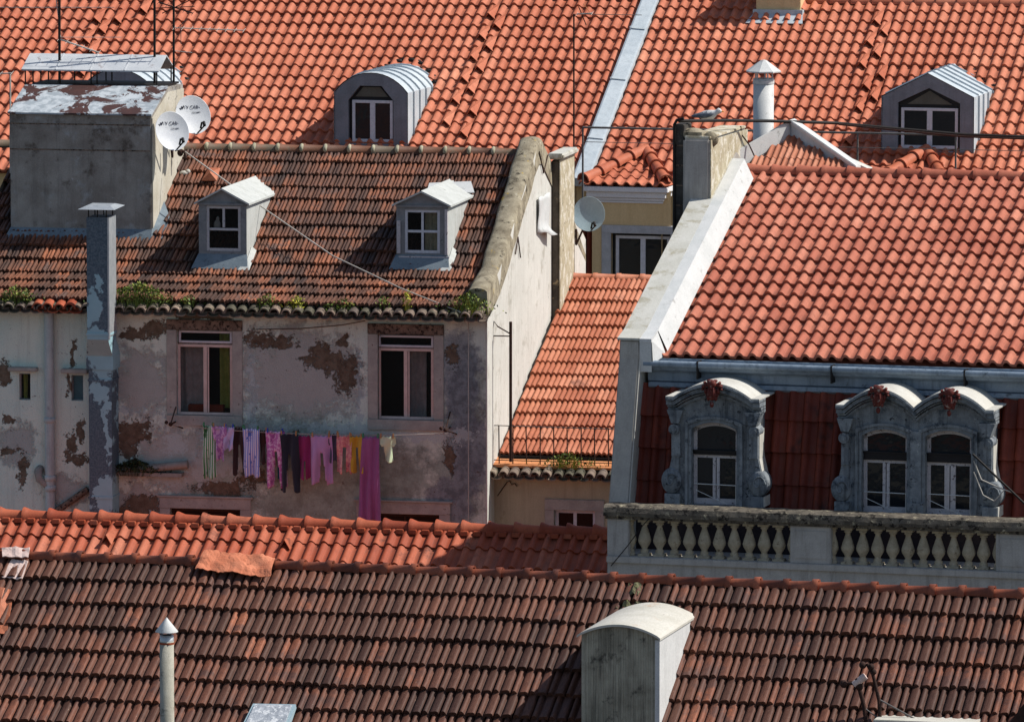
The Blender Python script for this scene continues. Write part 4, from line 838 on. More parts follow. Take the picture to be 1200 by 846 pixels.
# distant house closing the view beyond the ridge
DB = Frame((600, -2), 178.0, (1300, 8)); db = DB.root('distant_house', 'pale distant house just showing above the far ridge', 'house')
m = MB(); zt2 = DB.z0 + 2.0; ops = [(x, x + 1.1, zt2 - 2.9, zt2 - 1.1) for x in (-14, -10.5, -7, -3.5, 1, 4.5, 8, 11.5, 15)]
m.wall(-22, 22, 0, zt2, ops, 0, .25); m.quad((22, 0, 0), (22, 9, 0), (22, 9, zt2), (22, 0, zt2)); m.quad((-22, 9, 0), (-22, 0, 0), (-22, 0, zt2), (-22, 9, zt2)); m.quad((22, 9, 0), (-22, 9, 0), (-22, 9, zt2), (22, 9, zt2)); m.build('wall', M['roof_side'], db)
tiles('roof', [(-.4, zt2), (4.5, zt2 + 2.2)], -22.2, 22.2, .3, 12, ROLL, M['tile_far'], db, seed=50); m = MB(); m.quad((-22, 4.5, zt2 + 2.2), (22, 4.5, zt2 + 2.2), (22, 9.2, zt2), (-22, 9.2, zt2)); m.build('rear_slope', M['tile_far'], db)
for a, b, c, d in ops: wf = frame_mb(a, b, c, d, .12, .07, .05, [(a + b) / 2]).build('window', M['white_frame'], db); m = MB(); m.box(a, b, .16, .165, c, d); m.build('pane', M['glass'], wf)
# ================================================================== MANSARD HOUSE (right)
RB = Frame((770, 418.5), 108.0, (1200, 432.2)); RDy = 5.9
rb = RB.root('mansard_house', 'grand house at right with salmon roof, blue-grey cornice, ornate dormers and balustrade', 'house')
eR = (0.0, RB.on(900, 421, y=0).z + .02); kR = (RDy, RB.on(1040, 207, y=RDy).z); RR = Roof(RB, [eR, kR])
xl = RB.on(771, 415, y=0).x; xr = RB.on(1290, 420, y=0).x + 1
NRR = 16
t3 = tiles('roof', RR.pts, xl, xr, .2155, NRR, ROLL, M['tile_right'], rb, lift=.052, seed=61, jit=1.0, slip=.004)
caps('ridge_tiles', (xl - .0, RDy + .03, kR[1] + .02), (xr, RDy + .03, kR[1] + .02), .12, .43, M['tile_right'], t3, flare=.025, seed=12)
m = MB(); m.quad((xl - .5, RDy, kR[1]), (xr, RDy, kR[1]), (xr, 11.2, eR[1]), (xl - .5, 11.2, eR[1])); m.build('rear_slope', M['tile_right'], rb)
m = MB(); m.quad((xl - .5, 11, 0), (xl - .5, 11, eR[1]), (xr, 11, eR[1]), (xr, 11, 0)); m.add([(xr, -.5, 0), (xr, 11, 0), (xr, 11, eR[1]), (xr, RDy, kR[1]), (xr, 0, eR[1]), (xr, -.5, eR[1] - .6)], [(0, 1, 2, 3, 4, 5)]); m.build('wall', M['roof_side'], rb)
# cornice
zc = lambda py, px=980, y=-.2: RB.on(px, py, y=y).z
m = MB(); q = lambda y, py: (y, RB.on(900, py, y=y).z)
m.xprism([q(.1, 422.5), q(-.16, 424), q(-.17, 429), q(-.3, 429.6), q(-.335, 432), q(-.34, 435), q(-.30, 438), q(-.2, 439), q(-.17, 441), q(-.16, 450), q(-.10, 452), (.1, q(-.1, 452)[1])][::-1], xl - .12, xr)
co = m.build('cornice', M['zinc_blue'], rb)
m = MB(); gy = -.34; gz_ = RB.on(900, 430.5, y=gy).z
m.tube([(xl - .14, gy, gz_), (xr, gy, gz_)], .055, 12); m.build('gutter', M['zinc_blue'], co)
m = MB(); m.xprism([q(-.13, 451), q(-.2, 452), q(-.21, 457), q(-.12, 460), (.1, q(-.12, 460)[1]), (.1, q(-.13, 451)[1])][::-1], xl - .1, xr); m.build('lower_moulding', M['zinc_blue'], co)
for px in (818, 975, 1131):
    xx = RB.on(px, 430, y=gy).x; m = MB(); m.box(xx - .012, xx + .012, -.40, -.1, gz_ - .22, gz_ + .06); m.build('joint_band', M['black'], co)
# mansard slope
yM0, yM1 = -.62, -.12; mz0, mz1 = RB.on(900, 606, y=yM0).z, RB.on(900, 455, y=yM1).z
t4 = tiles('mansard', [(yM0, mz0), (yM1, mz1)], xl - .25, xr, .245, 4, ROLL, M['tile_mansard'], rb, lift=.06, seed=71, jit=.8)
# party wall with white coping
pxa, pxb = RB.on(733.5, 412, y=0).x, RB.on(757, 412, y=0).x
up = .36; prf = [(-.42, RB.on(740, 421, y=-.42).z), (-.38, RR.z(0) + up - .10), (0, RR.z(0) + up), (RDy, kR[1] + up), (11.1, eR[1] + up)]
botm = (-1.05, RB.on(735, 592, y=-1.05).z)
m = MB(); m.xprism([(botm[0], 0), (botm[0], botm[1]), prf[0], prf[1], prf[2], prf[3], prf[4], (11.1, 0)][::-1], pxa, pxb); m.build('party_wall', M['party_grey'], rb, bevel=.02)
m = MB(); t = .012
def strip(pts, x0, x1, t, m):
    for (a, b), (c, d) in zip(pts, pts[1:]): m.add([(x0, a, b), (x1, a, b), (x1, c, d), (x0, c, d), (x0, a, b + t), (x1, a, b + t), (x1, c, d + t), (x0, c, d + t)], [(4, 5, 6, 7), (0, 1, 5, 4), (1, 2, 6, 5), (0, 4, 7, 3)])
cp = [(prf[1][0] - .03, prf[1][1] + .0), prf[2], (RDy - .3, RR.z(RDy - .3) + up)]
strip(cp, pxa - .03, pxb + .0, .035, m); cop = m.build('coping', M['white_lichen'], rb)
m = MB(); strip([(a, b - .03) for a, b in cp], pxb + .002, xl - .0, .06, m)         # white fillet down to the tiles
for (a, b), (c, d) in zip(cp[1:], cp[2:]): m.add([(xl + .0, a, b + .03), (xl + .0, c, d + .03), (xl + .16, c, d - up + .06), (xl + .16, a, b - up + .06)], [(0, 3, 2, 1)])
m.add([(xl, -.38, cp[0][1]), (xl, 0, cp[1][1]), (xl + .14, 0, cp[1][1] - up), (xl + .02, -.38, cp[0][1] - up)], [(0, 1, 2, 3)])
m.add([(pxb, -.40, cp[0][1]), (xl, -.40, cp[0][1]), (xl, -.38, cp[0][1] - .5), (pxb, -.38, cp[0][1] - .5)], [(0, 3, 2, 1)])
m.build('inner_fillet', M['flue_white'], rb)
m = MB(); m.xprism([(botm[0] + .01, 5), (botm[0] + .01, botm[1]), (prf[0][0] + .01, prf[0][1]), (0, prf[0][1]), (0, 5)][::-1], pxb + .001, pxb + .012); m.build('lit_flank', M['cap_and_lit_side'], rb)  # pale strip paints sunlight on the party wall's right face
# chimney at the top of the party wall
yC = 4.2; a, b = RB.on(800, 200, y=yC).x, RB.on(831.5, 200, y=yC).x; zt3 = RB.on(815, 163, y=yC).z
m = MB(); m.box(a, b, yC, yC + 2.5, 8, zt3); ch2 = m.build('chimney', M['bal_wall'], rb, bevel=.03); ch2['label'] = 'square grey chimney block at the head of the white coping'
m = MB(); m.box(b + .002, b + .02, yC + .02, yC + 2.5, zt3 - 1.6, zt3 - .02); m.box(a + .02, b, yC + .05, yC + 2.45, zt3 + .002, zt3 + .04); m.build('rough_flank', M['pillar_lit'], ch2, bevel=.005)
m = MB(); m.box(a - .05, a + .3, yC + .1, yC + .5, zt3 + .02, zt3 + .10); m.blob((a + .1, yC + .3, zt3 + .06), (.22, .2, .1)); m.blob((a + .42, yC + .2, zt3 - .02), (.14, .12, .13)); m.build('rubble_top', M['parapet_old'], ch2)
d0, d1_ = RB.on(789.5, 200, y=yC + .1).x, RB.on(799.5, 200, y=yC + .1).x; zt4 = RB.on(795, 146, y=yC + .1).z
m = MB(); m.box(d0, a - .003, yC + .1, yC + .6, 8, zt4); fl = m.build('side_stack', rough_mat('dark_block', C(84, 80, 76), C(62, 58, 54), 6, .9, .5, spots=[(C(120, 114, 106), 5, .6, .7)]), rb, bevel=.015)
for k in range(6): zz = zt4 - .35 - k * .33; m = MB(); m.box(d0 - .004, a - .01, yC + .092, yC + .11, zz - .012, zz + .012); m.build('block_joint', M['stone_dark'], fl)
m = MB(); m.tube([(d0 + .02, yC + .06, 12), (d0 + .02, yC + .06, zt4 + .0), (d0 + .06, yC + .06, zt4 + .07), (d0 + .18, yC + .06, zt4 + .1)], .026, 8); m.build('conduit', M['black'], rb)
# attic gable behind the ridge: white raked copings round a small tiled slope
def PT(px, py, y): return RB.on(px, py, y=y)
A, T_, B = PT(872, 190, 6.2), PT(926, 154, 7.1), PT(1004, 200, 6.2)
m = MB()
def beam(P, Q, w, h, y0, y1, m):
    d = (Q - P); L_ = d.length; n_ = Vector((-d.z, 0, d.x)).normalized() * h
    m.add([P + Vector((0, y0, 0)), Q + Vector((0, y0, 0)), Q + n_ + Vector((0, y0, 0)), P + n_ + Vector((0, y0, 0)), P + Vector((0, y1, 0)), Q + Vector((0, y1, 0)), Q + n_ + Vector((0, y1, 0)), P + n_ + Vector((0, y1, 0))], [(0, 1, 2, 3), (4, 7, 6, 5), (3, 2, 6, 7), (0, 4, 5, 1), (0, 3, 7, 4), (1, 5, 6, 2)])
def hexa(P, Q, a0, a1, b0, b1, y0, y1, m):
    v = [(p.x, p.y + y, p.z + h) for y in (y0, y1) for p, h in ((P, a0), (Q, b0), (Q, b1), (P, a1))]
    m.add(v, [(0, 1, 2, 3), (4, 7, 6, 5), (3, 2, 6, 7), (0, 4, 5, 1), (0, 3, 7, 4), (1, 5, 6, 2)])
A2 = A + Vector((-.08, 0, 0)); hexa(A2, T_, -.14, .22, -.12, .20, -.04, .34, m); m.build('left_rake_coping', M['flue_white'], rb, bevel=.02)
m = MB(); hexa(T_, B, .13, .20, .0, .08, -.05, .30, m); rc = m.build('right_rake_coping', M['flue_white'], rb, bevel=.012)
m = MB(); hexa(T_, B, -.12, .128, -.14, -.002, -.0, .26, m); m.build('shade_grey_rake_face', M['zinc'], rc)  # grey stands in for shade on the white coping's inner face
Pz = [(6.1, A.z - .12), (7.05, PT(926, 160, 7.05).z)]; xm_ = PT(928, 170, 6.8).x; hwL, hwR = xm_ - A.x + .05, B.x - xm_ - .1
tiles('attic_slope', Pz, A.x, B.x, .105, 3, ROLL and [(u, hh * .5) for u, hh in ROLL], M['tile_mid'], rb, lift=.015, seed=77, clip=lambda x, y: (x - xm_ > -hwL * (1 - (y - 6.1) / .95) if x < xm_ else x - xm_ < hwR * (1 - (y - 6.1) / .95)))
m = MB(); m.prism([(A.x - .1, A.z - 1.2), (B.x, B.z - 1.2), (B.x, B.z - .05), (T_.x, T_.z - .05), (A.x - .1, A.z - .1)], 7.12, 7.4); m.build('attic_wall', M['white'], rb)
# cream flue with cowl
yf_ = 7.9; fx0, fx1, fz0, fz1 = RB.rect(883, 92, 906.5, 150, yf_); fc = (fx0 + fx1) / 2; R_ = (fx1 - fx0) / 2
m = MB(); m.lathe([(R_, -2), (R_, 0), (R_ * .9, .0), (R_ * .9, -.05)], (fc, yf_, fz1), 24); m.lathe([(R_ * 1.04, -.09), (R_ * 1.04, -.03)], (fc, yf_, fz1), 24)
fu = m.build('flue', M['flue_white'], rb); m = MB()
for k in range(5): w = 1.26 * k + .4; m.tube([(fc + R_ * .85 * math.cos(w), yf_ + R_ * .85 * math.sin(w), fz1 - .05), (fc + R_ * .85 * math.cos(w), yf_ + R_ * .85 * math.sin(w), fz1 + .15)], .014, 6)
m.build('cowl_legs', M['white_frame'], fu); zz = RB.on(895, 84, y=yf_).z; m = MB(); m.lathe([(R_ * 1.75, -.01), (R_ * 1.75, .01), (.05, .19), (.001, .2)], (fc, yf_, zz), 8, False); m.build('cowl', M['flue_white'], fu)
# ornate dormers ------------------------------------------------------
yD = -.98
def X(px, py=520): return RB.on(px, py, y=yD).x
def Z(py, px): return RB.on(px, py, y=yD).z
def ornate(units, xlo, xhi, ybase, label):
    """units: list of (open_l, open_r, arch_apex_y, spring_y, transom0, transom1, cx, py_cornice_low, rise)"""
    xm0 = (xlo + xhi) / 2; x0, x1 = X(xlo), X(xhi); zb = Z(ybase, xm0); m = MB(); zlist = []
    edges = [x0] + [ (X(units[i][1]) + X(units[i + 1][0])) / 2 for i in range(len(units) - 1)] + [x1]
    body = None; segs = []
    for i, u in enumerate(units):
        a, b = X(u[0]), X(u[1]); xc = (a + b) / 2; zs, za = Z(u[3], u[6]), Z(u[2], u[6]); e0_, e1_ = edges[i], edges[i + 1]; hw = (e1_ - e0_) / 2; ec = (e0_ + e1_) / 2
        zl, zr2 = Z(u[7], u[6]), Z(u[7] - u[8], u[6])
        def topz(x, ec=ec, hw=hw, zl=zl, zt=zr2): return zl + (zt - zl) * max(0, 1 - ((x - ec) / hw) ** 2)
        def opz(x, xc=xc, a=a, b=b, zs=zs, za=za): return zs + (za - zs) * max(0, 1 - ((x - xc) / ((b - a) / 2)) ** 2)
        m.prism([(e0_, zb), (a, zb), (a, topz(a)), ((e0_ + a) / 2, topz((e0_ + a) / 2)), (e0_, topz(e0_))], yD, yD + .35)
        m.prism([(b, zb), (e1_, zb), (e1_, topz(e1_)), ((e1_ + b) / 2, topz((e1_ + b) / 2)), (b, topz(b))], yD, yD + .35)
        N = 12
        for k in range(N):
            p, q2 = a + (b - a) * k / N, a + (b - a) * (k + 1) / N; m.prism([(p, opz(p)), (q2, opz(q2)), (q2, topz(q2)), (p, topz(p))], yD, yD + .35)
        segs.append((a, b, xc, zs, za, e0_, e1_, ec, hw, topz, opz, zl, zr2))
    m.box(x0, x1, yD + .02, yM0 + .2, zb - .05, zb)
    body = m.build('dormer', M['blue_stone'], rb); body['label'] = label
    # side walls back into the slope
    m = MB(); zt_ = segs[0][11]; m.box(x0, x0 + .05, yD + .35, .1, zb, zt_ - .02); m.box(x1 - .05, x1, yD + .35, .1, zb, zt_ - .02); m.build('cheek', M['blue_stone'], body)
    m = MB(); m.box(x1 + .001, x1 + .02, yD + .04, yD + .5, zb + .0, zt_ - .1); m.build('sunlit_flank', M['cap_and_lit_side'], body)  # white strip paints sunlight on the dormer's right side only
    cor = MB(); cap_ = MB(); tr = MB()
    for i, (a, b, xc, zs, za, e0_, e1_, ec, hw, topz, opz, zl, zt_) in enumerate(segs):
        last = i == len(segs) - 1; xs_ = [e0_ + (e1_ - e0_) * k / 18 for k in range(19)]
        pts = [(x, topz(x)) for x in xs_]
        if i == 0: pts = [(e0_ - .13, zl)] + pts
        if last: pts = pts + [(e1_ + .13, zl)]
        for h0, h1, pj in ((-.03, .015, .05), (.03, .06, .09), (.075, .14, .18), (.155, .19, .23)):
            for (p, zp_), (q2, zq) in zip(pts, pts[1:]): cor.prism([(p, zp_ + h0), (q2, zq + h0), (q2, zq + h1), (p, zp_ + h1)], yD - pj, yD + .2)
        for (p, zp_), (q2, zq) in zip(pts, pts[1:]): cap_.prism([(p, zp_ + .192), (q2, zq + .192), (q2, zq + .215), (p, zp_ + .215)], yD - .21, .05)
        # architrave round the opening
        ring = [(a, zb)] + [(a, zs)] + [(a + (b - a) * k / 14, opz(a + (b - a) * k / 14)) for k in range(15)] + [(b, zs), (b, zb)]
        def off(p, d): x, z = p; return (xc + (x - xc) * (1 + d / ((b - a) / 2)), z + (d if z > zs - .001 else 0))
        for d0_, d1__, pj in ((.0, .05, .02), (.055, .10, .045)):
            for p, q2 in zip(ring, ring[1:]):
                if abs(p[0] - q2[0]) < 1e-5 and abs(p[1] - q2[1]) < 1e-5: continue
                tr.prism([off(p, d0_), off(p, d1__), off(q2, d1__), off(q2, d0_)] if p[0] < q2[0] or q2[1] > p[1] else [off(p, d1__), off(p, d0_), off(q2, d0_), off(q2, d1__)], yD - pj, yD + .01)
    co_ = cor.build('pediment', M['blue_stone'], body); cap_.build('pediment_capping', M['cap_and_lit_side'], co_) ; tr.build('architrave', M['blue_stone'], body)
    # end blocks, pilasters, volutes
    for sgn, xe in ((-1, x0), (1, x1)):
        m = MB()
        zc_ = segs[0][11] if sgn < 0 else segs[-1][11]
        m.prism([(xe - .06, zc_ - .22), (xe + .06, zc_ - .22), (xe + .13, zc_ - .01), (xe - .13, zc_ - .01)], yD - .13, yD + .15)
        m.tube([(xe + sgn * .02, yD - .12, zc_ - .32), (xe + sgn * .02, yD + .2, zc_ - .32)], .085, 16); m.tube([(xe + sgn * .02, yD - .14, zc_ - .32), (xe + sgn * .02, yD - .1, zc_ - .32)], .045, 12)
        m.box(xe - .07 - .0, xe + .07, yD - .06, yD + .15, zc_ - .75, zc_ - .3)
        # lower scroll: S shaped bracket ending in a volute on a block
        zz0 = zb + .17; cv = []
        for k in range(13):
            f = k / 12; cv.append((xe + sgn * (.02 + .13 * (1 - f) ** 1.6 * (1 if f > .02 else 1)), zz0 + .25 + f * .75))
        inner = [(xe - sgn * .05, z) for _, z in cv][::-1]; pl_ = cv + inner
        if sgn > 0: pl_ = pl_[::-1]
        m.prism(pl_, yD - .03, yD + .25)
        if sgn > 0: fk = MB(); fk.prism([(x + .014, z) for x, z in pl_], yD + .0, yD + .36); fk.box(xe + .05, xe + .085, yD + .0, yD + .3, zc_ - .75, zc_ - .3); fk.box(xe + .17, xe + .185, yD - .08, yD + .3, zb + .01, zb + .17); fk.build('lit_edge', M['cap_and_lit_side'], body)  # right bracket backed in white: its sunlit edge put into the colour
        cxv = xe + sgn * .075
        m.lathe([(.001, -.06), (.15, -.06), (.165, -.03), (.165, .2)], (0, 0, 0), 20); n0 = len(m.v) - 80
        for j in range(n0, len(m.v)): p = m.v[j]; m.v[j] = (cxv + p[0], yD + p[2], zz0 + .2 + p[1] * 1.25)
        sp = [(cxv + (.12 - .009 * k) * math.cos(k * .55) , yD - .065, zz0 + .2 + (.15 - .0115 * k) * math.sin(k * .55)) for k in range(12)]; m.tube(sp, .016, 6)
        m.box(xe - .12 + sgn * .05, xe + .12 + sgn * .05, yD - .1, yD + .2, zb + .0, zb + .17)
        m.build('scroll_bracket', M['blue_stone'], body)
    for i in range(len(segs) - 1):
        xm_ = edges[i + 1]; m = MB(); m.box(xm_ - .09, xm_ + .09, yD - .05, yD + .01, zb, segs[0][3] + .1); m.box(xm_ - .14, xm_ + .14, yD - .07, yD + .01, zb - .0, zb + .2); m.build('centre_pilaster', M['blue_stone'], body, bevel=.01)
    for i, (a, b, xc, zs, za, e0_, e1_, ec, hw, topz, opz, zl, zt_) in enumerate(segs):
        u = units[i]; m = MB(); cz_ = zt_ + .10; yy = yD - .24     # cartouche
        m.blob((ec, yy, cz_ - .04), (.085, .06, .125), 12, 8); m.blob((ec, yy - .03, cz_ + .11), (.08, .05, .07), 10, 6)
        for s_ in (-1, 1):
            for dx, dz, rx, rz in ((.09, .09, .05, .035), (.135, .065, .04, .03), (.10, -.01, .03, .05), (.06, -.12, .028, .05), (.05, .15, .04, .026), (.155, .02, .024, .022), (.12, .12, .025, .025), (.085, -.07, .02, .035)): m.blob((ec + s_ * dx, yy + .02, cz_ + dz), (rx, .05, rz), 9, 6)
            m.blob((ec + s_ * .035, yy - .05, cz_ - .02), (.02, .02, .08), 7, 5)
        m.blob((ec, yy - .06, cz_ + .05), (.03, .02, .03), 7, 5); m.blob((ec, yy, cz_ - .22), (.035, .04, .05), 8, 5)
        m.build('cartouche', M['crest'], body)
        zt0, zt1 = Z(u[5], u[6]), Z(u[4], u[6]); m = MB(); m.box(a, b, yD + .10, yD + .2, zt0, zt1); m.box(a, b, yD + .07, yD + .1, zt1 - .02, zt1); m.build('transom', M['black_frame'], body)
        y1 = yD + .14; fw = .055; f = MB(); f.box(a, a + fw, y1, y1 + .05, zb, zt0); f.box(b - fw, b, y1, y1 + .05, zb, zt0); f.box(a + fw, b - fw, y1, y1 + .05, zt0 - .05, zt0); f.box(a + fw, b - fw, y1, y1 + .05, zb, zb + .09)
        mw = .10 if i == 0 else .16; f.box(xc - mw * .55, xc - .008, y1 - .01, y1 + .05, zb + .05, zt0 - .05); f.box(xc + .008, xc + mw * .55, y1 - .01, y1 + .05, zb + .05, zt0 - .05)
        f.box(a, a + fw, y1, y1 + .05, zt1, zs + .02); f.box(b - fw, b, y1, y1 + .05, zt1, zs + .02)
        for k in range(14):
            p, q2 = a + (b - a) * k / 14, a + (b - a) * (k + 1) / 14; f.prism([(p, opz(p) - .07), (q2, opz(q2) - .07), (q2, opz(q2) + .0), (p, opz(p) + .0)], y1, y1 + .05)
        f.build('window_frame', M['worn_frame'], body)
        g = MB(); g.box(a, b, y1 + .03, y1 + .036, zb, za); g.build('pane', M['glass'], body)
        m = MB(); zr3 = zb + .33; m.tube([(a + .03, yD + .03, zr3), (b - .02, yD + .03, zr3 - .01)], .008, 6); m.tube([(b - .02, yD + .03, zr3), (b - .02, yD + .03, zb)], .008, 6); m.tube([(a + .06, yD + .04, zr3 - .1), (b - .16, yD + .02, zb + .02)], .006, 5); m.build('window_bar', M['flue_white'], body)
    return body
ornate([(810.5, 863.5, 495, 503, 528.5, 534, 837, 480, 17)], 793, 884, 592, 'single ornate dormer with red cartouche')
ornate([(1010, 1063, 503, 511, 530, 540, 1037, 490, 20), (1084.5, 1138.5, 504.5, 512, 532, 543, 1111, 493, 20)], 992, 1158, 603, 'double ornate dormer with two red cartouches')
# light tiles between cornice and dormers: grey-blue boards behind the pediments
# balcony and balustrade ---------------------------------------------
yB = -1.95
bx = lambda px, py=630, y=yB: RB.on(px, py, y=y).x
bz = lambda py, px, y=yB: RB.on(px, py, y=y).z
zr0, zr1 = bz(607, 800), bz(594.5, 800); zb0 = bz(654.5, 780); xb0 = bx(711.5)
m = MB(); m.box(xb0, xr, yB - .0, yB + .32, 0, zb0); m.box(xb0 - .0, xr, yB - .05, yB + .3, zb0 - .09, zb0 + .015)
front = m.build('front_wall', M['bal_wall'], rb, bevel=.01)
m = MB(); m.quad((xb0, 11, 0), (xb0, yB, 0), (xb0, yB, zb0), (xb0, 11, zb0)); m.box(xb0, xr, yB + .3, -.3, zb0 - .3, zb0 - .05); m.build('balcony_floor', M['bal_wall'], rb); m = MB(); m.box(xl - .2, xr, yM0 - .02, yM0 + .15, zb0 - .1, mz0 + .02); m.build('mansard_base', rough_mat('shade_dark_base', C(70, 58, 58), C(52, 46, 50), 5), rb)  # mansard_base: deep shade behind the balusters put into its dark colour
m = MB(); n = 60; vs = []; rr = random.Random(3)
pr_ = [(-.09, zr0 + .0), (-.10, zr0 + .06), (-.07, zr1 - .03), (.0, zr1), (.30, zr1 + .005), (.40, zr1 - .04), (.40, zr0)]
for i in range(n + 1):
    x = xb0 - .04 + (xr - xb0 + .04) * i / n
    for y, z in pr_: vs.append((x, yB + y + rr.uniform(-.006, .006), z + rr.uniform(-.008, .008)))
k = len(pr_); m.add(vs, [(i * k + j, i * k + (j + 1) % k, (i + 1) * k + (j + 1) % k, (i + 1) * k + j) for i in range(n) for j in range(k)]); m.add(vs[:k], [tuple(range(k))])
m.box(xb0 - .02, xr, yB - .04, yB + .36, zr0 - .05, zr0 + .003); bal = m.build('balustrade', M['mossy_rail'], rb)
def px_run(c, e):
    return c, e
prof_b = [(.085, 0), (.085, .05), (.06, .055), (.07, .10), (.045, .14), (.05, .16), (.098, .26), (.107, .31), (.092, .38), (.06, .50), (.042, .56), (.04, .60), (.062, .615), (.062, .635), (.05, .65), (.085, .665), (.085, 1)]
hb = zr0 - .05 - zb0 - .015
def baluster(px, half=0):
    m = MB(); xx = bx(px); s_ = hb / .72; m.lathe([(r * 1.0, z * s_ if z < 1 else hb) for r, z in prof_b], (xx, yB + .15, zb0 + .015), 14)
    m.box(xx - .09, xx + .09, yB + .06, yB + .24, zb0 + .012, zb0 + .05); m.box(xx - .088, xx + .088, yB + .062, yB + .238, zb0 + .012 + hb - .045, zb0 + .013 + hb); m.build('baluster', M['baluster'], bal)
for px in (752.6, 770.2, 787.7, 805.3, 822.8, 840.4, 857.9, 875.4, 893, 910.5): baluster(px)
for px in (991, 1008.6, 1026.2, 1043.9, 1061.8, 1079.7, 1097.6, 1115.4, 1133, 1150.6): baluster(px)
for a_, b_ in ((711.5, 737), (926, 974), (1167, 1300)):
    m = MB(); m.box(bx(a_), bx(b_) if b_ < 1250 else xr, yB + .0, yB + .3, zb0 + .01, zr0 - .045)
    if b_ - a_ > 30: m.box(bx(a_) + .06, (bx(b_) if b_ < 1250 else xr) - .06, yB - .012, yB + .01, zb0 + .09, zr0 - .12)
    m.build('pedestal', M['bal_wall'], bal, bevel=.008)
    for px in ((a_, b_) if b_ < 1250 else (a_,)):
        if px > 715: m = MB(); xx = bx(px); s_ = hb / .72; m.lathe([(r * .8, z * s_ if z < 1 else hb) for r, z in prof_b], (xx, yB + .15, zb0 + .015), 12); m.build('half_baluster', M['baluster'], bal)
# ================================================================== SECOND HOUSE (orange roof in front)
SF = Frame((0, 606.5), 118.2, (710, 627.5))
sh = SF.root('near_house', 'low house with bright orange tiled ridge directly in front of the old wall', 'house')
RS = Roof(SF, [(-3.6, SF.z0 - 3.6 * .5), (0, SF.z0)])
sx0, sx1 = SF.on(-60, 600, y=0).x, SF.on(711.5, 620, y=0).x + .25
SX1 = min(sx1, 99)
t5 = tiles('roof', RS.pts, sx0, SX1, .2275, 7, ROLL, M['tile_second'], sh, lift=.035, seed=81, jit=1.0)
caps('ridge_tiles', (sx0, .0, SF.z0 + .02), (SX1, .0, SF.z0 + .02), .135, .455, M['tile_second'], t5, flare=.045, seed=14)
m = MB(); n = int((SX1 - sx0) / .2275)
for i in range(n):
    m.r = random.random(); xx = sx0 + (i + .78) * .2275; m.box(xx - .07, xx + .07, -.22, -.12, RS.z(-.2) + .05, RS.z(-.2) + .13)
m.build('ridge_closers', M['tile_second'], t5, bevel=.01)
m = MB(); yb3 = 3.4; m.quad((sx0, 0, SF.z0), (SX1, 0, SF.z0), (SX1, yb3, SF.z0 - 1.7), (sx0, yb3, SF.z0 - 1.7)); m.build('rear_slope', M['tile_second'], sh)
m = MB(); zf_ = SF.z0 - 1.85; m.quad((sx0, -3.4, 0), (SX1, -3.4, 0), (SX1, -3.4, zf_), (sx0, -3.4, zf_)); m.quad((SX1, yb3, 0), (sx0, yb3, 0), (sx0, yb3, zf_), (SX1, yb3, zf_))
for x, o_ in ((sx0, 1), (SX1, -1)): m.add([(x, -3.4, 0), (x, -3.4, zf_), (x, 0, SF.z0 - .05), (x, yb3, zf_), (x, yb3, 0)], [(0, 1, 2, 3, 4)])
m.build('wall', M['roof_side'], sh)
for px, py in ((126, 637), (335, 643)):                       # vent tiles
    P = RS.at(px, py); m = MB(); m.r = .9; dx, dy, dz = P.x, P.y, P.z
    v = [(dx - .1, dy - .12, dz - .0), (dx + .1, dy - .12, dz), (dx + .01, dy - .14, dz + .17), (dx - .1, dy + .3, dz + .19), (dx + .1, dy + .3, dz + .19), (dx, dy + .26, dz + .21)]
    m.add(v, [(0, 2, 5, 3), (2, 1, 4, 5)]); m.build('vent_tile', M['tile_second'], t5, solid=.015)
# ================================================================== FRONT HOUSE
FR = Frame((0, 653), 84.0, (1200, 698.5))
fr = FR.root('front_house', 'nearest house filling the bottom with dark weathered brown grooved roof tiles', 'house')
TF = .65; RFm = Roof(FR, [(-5.4, FR.z0 - 5.4 * TF), (0, FR.z0)])
gx0_, gx1_ = FR.on(-40, 650, y=0).x - 1, FR.on(1240, 690, y=0).x + 1
t6 = tiles('roof', RFm.pts, gx0_, gx1_, .2235, 15, MARS2, M['tile_front'], fr, lift=.055, stag=.5, seed=91, jit=1.3)
caps('ridge_tiles', (gx1_, .0, FR.z0 + .0), (gx0_, .0, FR.z0 + .02), .085, .36, M['cap_front'] if 'cap_front' in M else M['tile_second'], t6, flare=0, collar=.022, seed=15)
m = MB(); m.quad((gx0_, 0, FR.z0), (gx1_, 0, FR.z0), (gx1_, 5.4, FR.z0 - 5.4 * TF), (gx0_, 5.4, FR.z0 - 5.4 * TF)); m.build('rear_slope', M['tile_front'], fr)
m = MB(); zf_ = FR.z0 - 5.4 * TF
for y_ in (-5.1, 5.1): m.quad((gx0_, y_, 0), (gx1_, y_, 0), (gx1_, y_, zf_ + .1), (gx0_, y_, zf_ + .1))
for x in (gx0_, gx1_): m.add([(x, -5.1, 0), (x, -5.1, zf_ + .1), (x, 0, FR.z0 - .05), (x, 5.1, zf_ + .1), (x, 5.1, 0)], [(0, 1, 2, 3, 4)])
m.build('wall', M['roof_side'], fr)
